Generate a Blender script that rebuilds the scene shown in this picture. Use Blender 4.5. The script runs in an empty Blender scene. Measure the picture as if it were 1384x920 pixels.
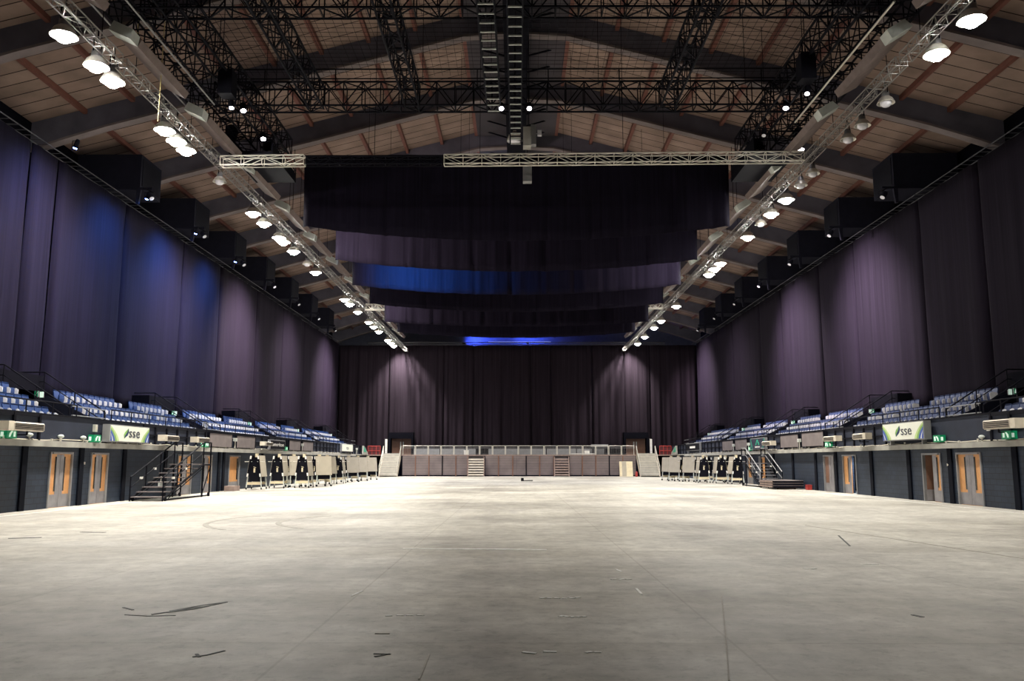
import bpy, math, random
from mathutils import Vector, Matrix
random.seed(7)
PI = math.pi
C = bpy.context.scene.collection
WL, WR = -17.5, 18.2          # faces of the blockwork walls beside the arena floor
LEDGE = 2.5                   # top of the ledge / stand deck
CL, CR = -22.0, 22.3          # planes of the side drapes
YB = 105.5                    # plane of the end drapes
YS = 100.3                    # front of the raised end platform
EYE = 1.75

# ------------------------------------------------------------------ materials
def mat(name, col, rough=0.6, metal=0.0, var=0.12, vscale=3.0, spec=None):
    m = bpy.data.materials.new(name); m.use_nodes = True
    nt = m.node_tree; b = nt.nodes['Principled BSDF']
    b.inputs['Roughness'].default_value = rough; b.inputs['Metallic'].default_value = metal
    if spec is not None: b.inputs['Specular IOR Level'].default_value = spec
    tc = nt.nodes.new('ShaderNodeTexCoord'); no = nt.nodes.new('ShaderNodeTexNoise')
    no.inputs['Scale'].default_value = vscale; no.inputs['Detail'].default_value = 4
    nt.links.new(tc.outputs['Object'], no.inputs['Vector'])
    r = nt.nodes.new('ShaderNodeValToRGB')
    r.color_ramp.elements[0].position = 0.3; r.color_ramp.elements[1].position = 0.7
    r.color_ramp.elements[0].color = (*[c*(1-var) for c in col], 1)
    r.color_ramp.elements[1].color = (*[min(1, c*(1+var)) for c in col], 1)
    nt.links.new(no.outputs['Fac'], r.inputs['Fac']); nt.links.new(r.outputs['Color'], b.inputs['Base Color'])
    return m
def emis(name, col, s):
    m = bpy.data.materials.new(name); m.use_nodes = True
    b = m.node_tree.nodes['Principled BSDF']
    b.inputs['Base Color'].default_value = (*col, 1)
    b.inputs['Emission Color'].default_value = (*col, 1); b.inputs['Emission Strength'].default_value = s
    return m

def floor_mat():
    m = bpy.data.materials.new('polished_concrete'); m.use_nodes = True
    nt = m.node_tree; N = nt.nodes; L = nt.links; b = N['Principled BSDF']
    g = N.new('ShaderNodeNewGeometry')
    def noise(sc, det, rough=0.6, mapping=None):
        n = N.new('ShaderNodeTexNoise'); n.inputs['Scale'].default_value = sc
        n.inputs['Detail'].default_value = det; n.inputs['Roughness'].default_value = rough
        src = g.outputs['Position']
        if mapping:
            mp = N.new('ShaderNodeMapping'); mp.inputs['Scale'].default_value = mapping
            L.new(src, mp.inputs['Vector']); src = mp.outputs['Vector']
        L.new(src, n.inputs['Vector']); return n.outputs['Fac']
    def ramp(f, p0, c0, p1, c1):
        r = N.new('ShaderNodeValToRGB'); e = r.color_ramp.elements
        e[0].position = p0; e[0].color = (*c0, 1); e[1].position = p1; e[1].color = (*c1, 1)
        L.new(f, r.inputs['Fac']); return r.outputs['Color']
    def mul(a, c, fac=1.0):
        x = N.new('ShaderNodeMix'); x.data_type = 'RGBA'; x.blend_type = 'MULTIPLY'; x.inputs['Factor'].default_value = fac
        L.new(a, x.inputs[6]); L.new(c, x.inputs[7]); return x.outputs[2]
    base = ramp(noise(0.16, 5, 0.62), 0.36, (0.39, 0.37, 0.335), 0.60, (0.70, 0.675, 0.615))
    fine = ramp(noise(2.2, 8, 0.72), 0.32, (0.68, 0.67, 0.67), 0.62, (1.0, 1.0, 1.0))
    streak = ramp(noise(1.0, 5, 0.7, (0.35, 0.035, 1)), 0.34, (0.74, 0.73, 0.74), 0.56, (1, 1, 1))
    cross = ramp(noise(1.0, 5, 0.7, (0.05, 0.5, 1)), 0.36, (0.82, 0.80, 0.76), 0.55, (1, 1, 1))
    scuff = ramp(noise(6.0, 8, 0.8), 0.36, (0.52, 0.51, 0.50), 0.48, (1, 1, 1))
    br = N.new('ShaderNodeTexBrick'); br.offset = 0.0; br.squash = 1.0
    mp = N.new('ShaderNodeMapping'); mp.inputs['Location'].default_value = (2.1, -17.0 + 8.4*2, 0)
    L.new(g.outputs['Position'], mp.inputs['Vector']); L.new(mp.outputs['Vector'], br.inputs['Vector'])
    br.inputs['Scale'].default_value = 1.0; br.inputs['Brick Width'].default_value = 4.2; br.inputs['Row Height'].default_value = 8.4
    br.inputs['Mortar Size'].default_value = 0.018; br.inputs['Mortar Smooth'].default_value = 0.4
    br.inputs['Color1'].default_value = (1, 1, 1, 1); br.inputs['Color2'].default_value = (0.93, 0.93, 0.92, 1)
    br.inputs['Mortar'].default_value = (0.76, 0.74, 0.72, 1)
    c = mul(base, fine); c = mul(c, streak, 0.8); c = mul(c, cross, 0.7); c = mul(c, scuff, 0.55); c = mul(c, br.outputs['Color'], 0.8)
    L.new(c, b.inputs['Base Color'])
    rr = N.new('ShaderNodeMapRange'); L.new(noise(0.5, 4), rr.inputs['Value'])
    rr.inputs['To Min'].default_value = 0.42; rr.inputs['To Max'].default_value = 0.68
    L.new(rr.outputs['Result'], b.inputs['Roughness']); b.inputs['Specular IOR Level'].default_value = 0.35
    return m

def pattern_mat(name, c1, c2, mortar, w, h, msize, axes, rough=0.7, offset=0.5, spec=0.3, smooth=0.2, bump=0.0, loc=(0, 0)):
    """bricks / boards laid on a wall or roof: axes picks which world axes run along and across"""
    m = bpy.data.materials.new(name); m.use_nodes = True
    nt = m.node_tree; N = nt.nodes; L = nt.links; b = N['Principled BSDF']
    g = N.new('ShaderNodeNewGeometry'); s = N.new('ShaderNodeSeparateXYZ'); co = N.new('ShaderNodeCombineXYZ')
    L.new(g.outputs['Position'], s.inputs[0])
    L.new(s.outputs[axes[0]], co.inputs[0]); L.new(s.outputs[axes[1]], co.inputs[1])
    mp = N.new('ShaderNodeMapping'); mp.inputs['Location'].default_value = (loc[0], loc[1], 0)
    L.new(co.outputs[0], mp.inputs['Vector'])
    br = N.new('ShaderNodeTexBrick'); br.offset = offset
    L.new(mp.outputs[0], br.inputs['Vector'])
    br.inputs['Scale'].default_value = 1.0; br.inputs['Brick Width'].default_value = w; br.inputs['Row Height'].default_value = h
    br.inputs['Mortar Size'].default_value = msize; br.inputs['Mortar Smooth'].default_value = smooth
    br.inputs['Color1'].default_value = (*c1, 1); br.inputs['Color2'].default_value = (*c2, 1); br.inputs['Mortar'].default_value = (*mortar, 1)
    no = N.new('ShaderNodeTexNoise'); no.inputs['Scale'].default_value = 0.7; no.inputs['Detail'].default_value = 7
    L.new(g.outputs['Position'], no.inputs['Vector'])
    r = N.new('ShaderNodeValToRGB'); r.color_ramp.elements[0].position = .3; r.color_ramp.elements[1].position = .7
    r.color_ramp.elements[0].color = (.75, .75, .75, 1); r.color_ramp.elements[1].color = (1.15, 1.15, 1.15, 1)
    L.new(no.outputs['Fac'], r.inputs['Fac'])
    x = N.new('ShaderNodeMix'); x.data_type = 'RGBA'; x.blend_type = 'MULTIPLY'; x.inputs['Factor'].default_value = 1
    L.new(br.outputs['Color'], x.inputs[6]); L.new(r.outputs['Color'], x.inputs[7])
    L.new(x.outputs[2], b.inputs['Base Color'])
    b.inputs['Roughness'].default_value = rough; b.inputs['Specular IOR Level'].default_value = spec
    if bump:
        bp = N.new('ShaderNodeBump'); bp.inputs['Strength'].default_value = bump; bp.invert = True
        L.new(br.outputs['Fac'], bp.inputs['Height']); L.new(bp.outputs[0], b.inputs['Normal'])
    return m

def cloth_mat(name, col, var=0.35):
    m = bpy.data.materials.new(name); m.use_nodes = True
    nt = m.node_tree; N = nt.nodes; L = nt.links; b = N['Principled BSDF']
    tc = N.new('ShaderNodeTexCoord'); mp = N.new('ShaderNodeMapping'); mp.inputs['Scale'].default_value = (5.0, 5.0, 0.07)
    L.new(tc.outputs['Object'], mp.inputs['Vector'])
    no = N.new('ShaderNodeTexNoise'); no.inputs['Scale'].default_value = 1.3; no.inputs['Detail'].default_value = 6; no.inputs['Roughness'].default_value = 0.7
    L.new(mp.outputs[0], no.inputs['Vector'])
    r = N.new('ShaderNodeValToRGB'); r.color_ramp.elements[0].position = .32; r.color_ramp.elements[1].position = .68
    r.color_ramp.elements[0].color = (*[c*(1-var) for c in col], 1); r.color_ramp.elements[1].color = (*[c*(1+var) for c in col], 1)
    L.new(no.outputs['Fac'], r.inputs['Fac']); L.new(r.outputs['Color'], b.inputs['Base Color'])
    b.inputs['Roughness'].default_value = 0.9; b.inputs['Specular IOR Level'].default_value = 0.05
    return m

HAZE = 0
def haze_mat():
    m = bpy.data.materials.new('air_haze'); m.use_nodes = True; nt = m.node_tree; nt.nodes.clear()
    o = nt.nodes.new('ShaderNodeOutputMaterial'); v = nt.nodes.new('ShaderNodeVolumeScatter')
    v.inputs['Density'].default_value = HAZE; v.inputs['Anisotropy'].default_value = .72; v.inputs['Color'].default_value = (.85, .88, 1, 1)
    nt.links.new(v.outputs[0], o.inputs['Volume']); return m
M = dict(
    haze=haze_mat(),
    floor=floor_mat(),
    block=pattern_mat('painted_blockwork', (.017, .026, .046), (.022, .033, .056), (.007, .011, .020), .44, .215, .012, (1, 2), .55, bump=.4),
    pier=mat('dark_painted_pier', (.004, .005, .010), .9, spec=.1),
    roof=pattern_mat('roof_boarding', (.295, .215, .180), (.245, .175, .145), (.035, .022, .018), 60, .92, .035, (0, 1), .85, 0.0, spec=.1),
    soffit=mat('grey_soffit', (.052, .045, .055), .9, var=.2, vscale=.6),
    rafter=mat('grey_concrete_rafter', (.105, .100, .130), .85, var=.25, vscale=.8),
    flange=mat('rafter_edge', (.17, .14, .14), .8, var=.2, vscale=1.0),
    purlin=mat('red_oxide_purlin', (.15, .055, .04), .7),
    curtain=cloth_mat('aubergine_black_drape', (.0100, .0076, .0130)),
    curtain_b=cloth_mat('navy_black_drape', (.0085, .0075, .0155)),
    border=cloth_mat('black_border_cloth', (.0085, .0068, .0135)),
    enddrape=cloth_mat('end_wall_drape', (.0145, .0105, .0150), .4),
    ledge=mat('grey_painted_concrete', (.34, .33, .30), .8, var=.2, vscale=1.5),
    parapet=mat('navy_fascia', (.024, .029, .048), .6, var=.15, vscale=1.2, spec=.2),
    frame_dark=mat('black_steel', (.005, .005, .009), .7, .0, spec=.08),
    black=mat('matt_black', (.006, .006, .010), .8, spec=.08),
    outer=mat('unlit_outer_wall', (.004, .004, .007), .95, spec=.05),
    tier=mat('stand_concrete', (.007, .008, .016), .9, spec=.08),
    seat=mat('blue_plastic', (.009, .034, .135), .38, vscale=9),
    seat_r=mat('slate_blue_plastic', (.030, .045, .115), .38, vscale=9),
    white_pl=mat('pale_plastic_highlight', (.80, .78, .80), .4),  # side-panel plastic whitened to paint in the seats' highlights
    wood=mat('orange_veneer', (.62, .30, .11), .45, var=.1, vscale=5),
    brownwood=mat('brown_veneer', (.16, .075, .045), .5, var=.15),
    steel=mat('brushed_steel', (.30, .29, .31), .42, .55, var=.15),
    alu=mat('bright_aluminium', (.70, .67, .60), .38, .45, var=.1),
    greysteel=mat('dull_galvanised_steel', (.30, .30, .31), .5, .5),
    glass=mat('dark_glass', (.012, .010, .012), .15),
    board=mat('taupe_board', (.15, .125, .125), .8, var=.15, vscale=2),
    tan=mat('tan_deck_board', (.42, .375, .30), .75, var=.08, vscale=2),
    plank=mat('pale_birch_ply', (.72, .62, .42), .6, var=.1, vscale=3),
    fascia=pattern_mat('slatted_fascia', (.185, .150, .145), (.205, .165, .16), (.075, .058, .065), 40, .12, .016, (0, 2), .7, 0.0),
    step=mat('worn_step_wood', (.30, .22, .19), .7, var=.2),
    stepw=mat('pale_stair_metal', (.66, .60, .50), .6, var=.1),
    rail=mat('dull_rail_metal', (.06, .06, .07), .7, .2, spec=.2),
    rowtruss=mat('worn_truss_metal', (.22, .21, .20), .5, .4),
    heater=mat('heater_casing', (.46, .40, .33), .35, .3),
    cream=mat('cream_casing', (.62, .56, .46), .5),
    white=mat('white_paint', (.80, .78, .74), .5),
    signwhite=mat('white_sign_face', (.86, .88, .78), .4, var=.02),
    green=emis('green_exit_glow', (.0, .22, .09), .15),
    exitw=emis('exit_symbol_glow', (.75, 1, .85), .3),
    green_p=mat('leaf_green_print', (.22, .42, .10), .5),
    lgreen=mat('pale_green_print', (.50, .64, .28), .5),
    blue_p=mat('blue_print', (.05, .10, .42), .5),
    navy_p=mat('navy_print', (.012, .03, .10), .5),
    ink=mat('dark_ink', (.02, .025, .05), .5),
    teal=mat('teal_print', (.02, .35, .22), .5),
    red=mat('red_paint', (.38, .035, .03), .5),
    baffle=mat('brown_grey_baffle', (.17, .13, .12), .7, var=.15),
    pale=mat('pale_grey_panel', (.52, .55, .52), .6),
    plant=mat('dark_unit_casing', (.012, .012, .020), .9, spec=.08),
    lamp=emis('lit_lamp', (1.0, .97, .90), 300),
    lampoff=mat('unlit_lamp_glass', (.75, .74, .80), .15),
    lampsmall=emis('small_lamp', (1.0, .93, 1.0), 14),
    bluelamp=emis('blue_lamp', (.15, .25, 1.0), 30),
    cable=mat('pale_rope', (.50, .40, .16), .6),
    paintw=mat('white_floor_paint', (.92, .91, .87), .7, var=.25, vscale=8),
    paintk=mat('black_rubber_mark', (.07, .075, .07), .7, var=.3, vscale=8),
    tyre=mat('faint_tyre_rubber', (.36, .34, .30), .7, var=.25, vscale=6),
    paintg=mat('faint_rubber_mark', (.44, .41, .36), .7, var=.15, vscale=8),
)

# ------------------------------------------------------------------ mesh building
class MB:
    def __init__(s): s.v = []; s.f = []
    def add(s, vs, fs):
        k = len(s.v); s.v += [tuple(v) for v in vs]; s.f += [tuple(i+k for i in f) for f in fs]; return s
    def box(s, x0, x1, y0, y1, z0, z1, mtx=None):
        vs = [Vector((x, y, z)) for z in (z0, z1) for y in (y0, y1) for x in (x0, x1)]
        if mtx is not None: vs = [mtx @ v for v in vs]
        return s.add(vs, [(0, 2, 3, 1), (4, 5, 7, 6), (0, 1, 5, 4), (2, 6, 7, 3), (0, 4, 6, 2), (1, 3, 7, 5)])
    def bar(s, a, b, r, n=4, r2=None):
        a = Vector(a); b = Vector(b); d = b-a
        if d.length < 1e-6: return s
        d.normalize(); up = Vector((0, 0, 1)) if abs(d.z) < .9 else Vector((0, 1, 0))
        u = d.cross(up).normalized(); w = d.cross(u); r2 = r if r2 is None else r2
        vs = []
        for p, q in ((a, r), (b, r2)):
            for i in range(n):
                t = 2*PI*(i+.5)/n; vs.append(p+u*(q*math.cos(t))+w*(q*math.sin(t)))
        fs = [(i, (i+1) % n, n+(i+1) % n, n+i) for i in range(n)]+[tuple(range(n-1, -1, -1)), tuple(range(n, 2*n))]
        return s.add(vs, fs)
    def path(s, pts, r, n=6):
        for a, b in zip(pts[:-1], pts[1:]): s.bar(a, b, r, n)
        return s
    def prism(s, poly, y0, y1, mtx=None, axis='y'):
        """poly in (a, b) extruded along an axis"""
        n = len(poly)
        def P(p, t):
            v = Vector((p[0], t, p[1])) if axis == 'y' else (Vector((t, p[0], p[1])) if axis == 'x' else Vector((p[0], p[1], t)))
            return mtx @ v if mtx is not None else v
        vs = [P(p, y0) for p in poly]+[P(p, y1) for p in poly]
        return s.add(vs, [tuple(range(n)), tuple(range(2*n-1, n-1, -1))]+[(i, n+i, n+(i+1) % n, (i+1) % n) for i in range(n)])
    def lathe(s, prof, n=16, mtx=None):
        """prof (r, z) revolved about local z"""
        vs = []; m = len(prof)
        for r, z in prof:
            for i in range(n):
                v = Vector((r*math.cos(2*PI*i/n), r*math.sin(2*PI*i/n), z)); vs.append(mtx @ v if mtx is not None else v)
        fs = [(j*n+i, j*n+(i+1) % n, (j+1)*n+(i+1) % n, (j+1)*n+i) for j in range(m-1) for i in range(n)]
        fs += [tuple(range(n-1, -1, -1)), tuple(range((m-1)*n, m*n))]
        return s.add(vs, fs)
    def build(s, name, m, parent=None, smooth=False, recenter=True):
        me = bpy.data.meshes.new(name); off = Vector((0, 0, 0))
        if parent is None and recenter and s.v:
            n = len(s.v); off = Vector((sum(v[0] for v in s.v)/n, sum(v[1] for v in s.v)/n, min(v[2] for v in s.v)))
            me.from_pydata([(v[0]-off.x, v[1]-off.y, v[2]-off.z) for v in s.v], [], s.f)
        elif parent is not None and recenter:
            # world coordinates were given: shift them into the parent's frame
            w = wloc(parent)
            me.from_pydata([(v[0]-w.x, v[1]-w.y, v[2]-w.z) for v in s.v], [], s.f)
        else: me.from_pydata(s.v, [], s.f)
        me.materials.append(M[m] if isinstance(m, str) else m)
        if smooth:
            for p in me.polygons: p.use_smooth = True
        me.update(); o = bpy.data.objects.new(name, me); C.objects.link(o)
        if parent is None: o.location = off
        else: o.parent = parent
        return o
def wloc(o):
    v = Vector((0, 0, 0))
    while o is not None: v = v+o.location; o = o.parent
    return v
def tag(o, label=None, cat=None, group=None, kind=None):
    for k, v in (('label', label), ('category', cat), ('group', group), ('kind', kind)):
        if v: o[k] = v
    return o
def struct(name, mb, m, parent=None, **k):
    o = mb.build(name, m, parent, **k)
    if parent is None: o['kind'] = 'structure'
    return o
def thing(name, label, cat, loc=(0, 0, 0), rz=0, group=None):
    o = bpy.data.objects.new(name, None); C.objects.link(o); o.location = loc; o.rotation_euler = (0, 0, rz)
    o.empty_display_size = .2
    return tag(o, label, cat, group)
def copy_tree(o, parent=None):
    c = o.copy(); C.objects.link(c)
    if parent is not None: c.parent = parent
    for ch in o.children: copy_tree(ch, c)
    return c
ORD = ['zeroth', 'first', 'second', 'third', 'fourth', 'fifth', 'sixth', 'seventh', 'eighth', 'ninth', 'tenth', 'eleventh', 'twelfth', 'thirteenth', 'fourteenth', 'fifteenth',
       'sixteenth', 'seventeenth', 'eighteenth', 'nineteenth', 'twentieth', 'twenty-first', 'twenty-second', 'twenty-third', 'twenty-fourth', 'twenty-fifth', 'twenty-sixth', 'twenty-seventh', 'twenty-eighth']
SD = {-1: 'left', 1: 'right'}
def WX(s): return WL if s < 0 else WR

# ------------------------------------------------------------------ floor
fl = struct('floor', MB().box(-26, 26, -6, 112, -.3, 0), 'floor')
def mark(name, pts, w, m, z=.006):
    mb = MB()
    for a, b in zip(pts[:-1], pts[1:]):
        a = Vector((a[0], a[1], 0)); b = Vector((b[0], b[1], 0)); d = (b-a).normalized(); n = Vector((-d.y, d.x, 0))*(w/2)
        vs = [a-n, b-n, b+n, a+n]
        mb.add([(v.x, v.y, 0.0) for v in vs]+[(v.x, v.y, z) for v in vs], [(3, 2, 1, 0), (4, 5, 6, 7), (0, 1, 5, 4), (1, 2, 6, 5), (2, 3, 7, 6), (3, 0, 4, 7)])
    return mb.build(name, m, fl)
mark('painted_line', [(WL+1.0, 24), (WL+1.0, 98)], .07, 'paintw')
mark('painted_line', [(WR-1.1, 22), (WR-1.1, 98)], .07, 'paintw')
mark('painted_line', [(9.2, 15.8), (7.95, 23.9)], .04, 'paintg')
def arc(cx, cy, r, a0, a1, n=14): return [(cx+r*math.cos(math.radians(a0+(a1-a0)*i/n)), cy+r*math.sin(math.radians(a0+(a1-a0)*i/n))) for i in range(n+1)]
mark('tyre_track', arc(-4.3, 25.6, 4.6, 150, 225), .16, 'tyre')
mark('tyre_track', arc(-3.2, 25.6, 3.7, 140, 228), .16, 'tyre')
for sgn in (-1, 1):
    mark('scuff_mark', [(-4.08, 10.3+.05*sgn), (-3.85, 10.62+.14*sgn), (-3.63, 11.0)], .03, 'paintk')
mark('scuff_mark', [(-4.2, 10.12), (-3.9, 10.55), (-3.75, 10.7)], .035, 'paintk')
mark('scuff_mark', [(-4.5, 10.1), (-4.2, 10.02), (-3.9, 10.06)], .02, 'paintk')
mark('scuff_mark', [(-2.92, 7.98), (-2.82, 8.06), (-2.72, 8.24)], .025, 'paintk')
mark('scuff_mark', [(-2.93, 8.10), (-2.86, 7.98)], .03, 'paintk')
mark('scuff_mark', [(-1.31, 8.12), (-1.15, 8.1)], .025, 'paintk'); mark('scuff_mark', [(-1.28, 8.0), (-1.16, 8.12)], .025, 'paintk')
mark('scuff_mark', [(-1.45, 9.05), (-1.3, 9.05)], .03, 'paintg')
mark('scuff_mark', [(-4.75, 10.6), (-4.55, 10.42)], .03, 'paintk')
mark('scuff_mark', [(-11.6, 19.8), (-11.0, 20.1)], .14, 'paintk'); mark('scuff_mark', [(-10.85, 21.6), (-10.2, 21.5)], .10, 'paintk')
mark('scuff_mark', [(7.65, 20.7), (6.95, 18.2)], .035, 'paintk')
mark('scuff_mark', [(4.55, 10.15), (4.6, 10.0)], .05, 'paintk')
def blotches(x0, x1, y, n, m='paintw'):
    for i in range(n):
        a = x0+(x1-x0)*(i+.2*random.random())/n; mark('tape_mark', [(a, y+random.uniform(-.05, .05)), (a+(x1-x0)/n*.7, y+random.uniform(-.06, .06))], .045, m)
blotches(.3, .85, 11.35, 6); blotches(.48, .80, 10.02, 5); blotches(-1.5, -1.05, 10.1, 4); blotches(1.4, 1.75, 13.1, 3)
blotches(.05, .4, 8.2, 2); blotches(.62, .8, 8.2, 2); blotches(4.7, 4.95, 14.4, 2)
mark('tape_mark', [(-2.16, 11.5), (-2.1, 11.95)], .03, 'paintw'); mark('tape_mark', [(1.66, 12.2), (1.66, 11.65)], .035, 'paintw')
mark('tape_mark', [(1.62, 14.3), (1.68, 14.0)], .03, 'paintw'); mark('tape_mark', [(-.8, 8.1), (-.79, 7.2)], .018, 'paintg')
mark('tape_mark', [(5.9, 15.0), (6.2, 15.0)], .05, 'paintw'); mark('floor_patch', [(-2.3, 17.6), (.6, 17.4)], .10, 'paintw'); mark('scuff_mark', [(2.69, 11.54), (2.15, 9.1), (1.71, 7.17)], .012, 'paintg')

# ------------------------------------------------------------------ side walls with doors
DOORS = {-1: [(32.1, 33.75, 'double'), (35.2, 36.7, 'double'), (44.25, 46.2, 'double'), (47.7, 49.25, 'single'), (52.2, 54.2, 'orange')],
         1: [(33.7, 35.6, 'double'), (36.9, 38.6, 'ajar'), (46.1, 48.0, 'open'), (49.35, 50.95, 'brown'), (62.8, 64.5, 'narrow'), (66.3, 67.7, 'narrow')]}
DTOP = 2.02
DLAB = {-1: ['nearest', 'second', 'third', 'fourth', 'fifth'], 1: ['nearest', 'second', 'third', 'fourth', 'fifth', 'sixth']}
dn = 0
for s in (-1, 1):
    X = WX(s); out = s*.6
    mb = MB(); ys = 20.0
    def seg(y0, y1, z0, z1, t=.6): mb.box(min(X, X+s*t), max(X, X+s*t), y0, y1, z0, z1)
    for (a, b, k) in DOORS[s]:
        seg(ys, a, 0, 2.28); seg(a, b, DTOP+.08, 2.28); ys = b
    seg(ys, YS, 0, 2.28)
    wall = struct('wall_%s' % SD[s], mb, 'block')
    # dark recessed piers
    piers = {-1: [27.6, 30.4, 34.4, 38.2, 42.7, 50.4, 51.2, 59, 67, 75, 83, 91], 1: [29.3, 31.4, 36.1, 39.9, 44.1, 49.0, 52.3, 56.6, 60.8, 70, 77, 84, 91]}[s]
    pm = MB()
    for y in piers: pm.box(min(X-s*.07, X+s*.01), max(X-s*.07, X+s*.01), y-.16, y+.16, 0, 2.28)
    pm.build('wall_pier', 'pier', wall)
    # dark corridor behind
    struct('wall_corridor_%s' % SD[s], MB().box(min(X+s*2.2, X+s*2.35), max(X+s*2.2, X+s*2.35), 20, YS, 0, 2.28).box(min(X+s*.6, X+s*2.2), max(X+s*.6, X+s*2.2), 20, YS, 2.2, 2.28), 'outer')
    # ledge
    lm = MB(); lx0, lx1 = sorted((X-s*.22, X+s*.65)); lm.box(lx0, lx1, 20, YS-8, 2.28, LEDGE)
    lm.box(min(X-s*.22, X+s*.65)*1, max(X-s*.22, X+s*.65), YS-8, YS, 2.40, LEDGE)
    led = struct('trim_ledge_%s' % SD[s], lm, 'ledge')
    cm = MB(); random.seed(11+s); y = 24.0
    while y < 90:
        h = random.choice([.05, .08, .12]); cm.box(X-s*.16-.03, X-s*.16+.03, y, y+.05, LEDGE, LEDGE+h); y += random.uniform(.5, 2.0)
    cm.build('cable_clamp', 'alu', led)
    # loose cable along the ledge
    pts = []; y = 24.0
    while y < 92: pts.append((X-s*(.05+random.uniform(-.03, .05)), y, LEDGE+.02+random.choice([0, 0, .02, .05]))); y += 1.1
    MB().path(pts, .02, 5).build('cable', 'cream', led)
    # parapet fascia
    ph = 3.45 if s < 0 else 3.55
    pp = struct('wall_parapet_%s' % SD[s], MB().box(min(X, X+s*.12), max(X, X+s*.12), 20, YS+.0, LEDGE, ph), 'parapet')
    rib = MB()
    ribs = {-1: [(28, 31.2), (40.0, 48.0), (57.2, 65), (73.5, 83), (90, 98)], 1: [(29, 32.8), (42.2, 50.2), (59, 66.5), (75.5, 84.5), (90.5, 98)]}[s]
    for a, b in ribs:
        n = max(2, round((b-a)/1.45)); 
        for i in range(n+1):
            y = a+(b-a)*i/n; rib.box(min(X-s*.07, X), max(X-s*.07, X), y-.06, y+.06, LEDGE, ph)
        rib.box(min(X-s*.05, X), max(X-s*.05, X), a, b, 2.95, 3.02); rib.box(min(X-s*.05, X), max(X-s*.05, X), a, b, ph-.1, ph)
    rib.build('fascia_rib', 'frame_dark', pp)
    MB().box(min(X-s*.05, X+s*.15), max(X-s*.05, X+s*.15), 20, YS, ph, ph+.05).build('coping', 'frame_dark', pp)
    # doors
    for i, (a, b, k) in enumerate(DOORS[s]):
        dn += 1
        d = thing('door_%d' % dn, None, None, (X, (a+b)/2, 0)); d['kind'] = 'structure'
        fm = MB(); q = .07
        for (y0, y1, z0, z1) in ((a, a+q, 0, DTOP), (b-q, b, 0, DTOP), (a, b, DTOP-.0, DTOP+.08)):
            fm.box(min(X-s*.05, X+s*.14), max(X-s*.05, X+s*.14), y0, y1, z0, z1)
        fm.box(min(X-s*.10, X-s*.05), max(X-s*.10, X-s*.05), a+.1, b-.1, DTOP+.0, DTOP+.06)
        fm.build('door_frame', 'greysteel', d)
        a2, b2 = a+q, b-q; mid = (a2+b2)/2
        def leaf(y0, y1, meet, ang=0.0, hinge=None, wood='wood', slit=True, steelw=.34):
            """meet: y of the meeting stile (steel push side)"""
            hp = y0 if hinge is None else hinge
            o = thing('door_leaf', None, None, (0, hp-(a+b)/2, 0), ang); del_label(o); o.parent = d
            w = y1-y0; xf = s*.03
            def bx(ya, yb, z0, z1, dx0=0.0, dx1=.05):
                xa, xb = sorted((xf+s*dx0, xf+s*dx1)); return MB().box(xa, xb, ya-hp, yb-hp, z0, z1)
            def pb(mb_, n, m):
                return mb_.build(n, m, o, recenter=False)
            pb(bx(y0, y1, .0, DTOP), 'door_slab', wood)
            pb(bx(y0, y1, .02, .50, -.012, 0), 'kick_plate', 'steel')
            sw = w*steelw
            ya, yb = (y1-sw, y1) if abs(meet-y1) < abs(meet-y0) else (y0, y0+sw)
            pb(bx(ya, yb, .5, DTOP-.02, -.012, 0), 'push_plate', 'steel')
            if slit:
                g = w*.13; c = (ya-g) if ya > y0+.01 else (yb)
                pb(bx(c, c+g, .62, DTOP-.10, -.014, 0), 'vision_panel', 'glass')
            return o
        def del_label(o):
            for kk in ('label', 'category'):
                if kk in o: del o[kk]
        if k == 'double': leaf(a2, mid-.01, mid); leaf(mid+.01, b2, mid)
        elif k == 'single': leaf(a2, mid-.01, mid, wood='steel', slit=True); leaf(mid+.01, b2, mid)
        elif k == 'orange': leaf(a2, b2, b2, steelw=.06)
        elif k == 'brown': leaf(a2, mid+.1, mid, wood='steel', slit=False); leaf(mid+.1, b2, b2, wood='brownwood', slit=False, steelw=.08)
        elif k == 'narrow': leaf(a2, b2, mid, steelw=.3)
        elif k == 'ajar':
            leaf(a2, mid-.01, mid, steelw=.45); leaf(mid+.01, b2, mid, ang=s*math.radians(70), hinge=b2, wood='brownwood')
        elif k == 'open':
            leaf(mid-.1, b2, mid, ang=0, steelw=.3)
    # panel added behind the 'open' door, blue-white light put into its colour
struct('wall_corridor_panel', MB().box(WR+1.1, WR+1.2, 45.6, 48.5, 0, 2.2), mat('corridor_glow_blue', (.45, .62, .85), .6))

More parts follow.
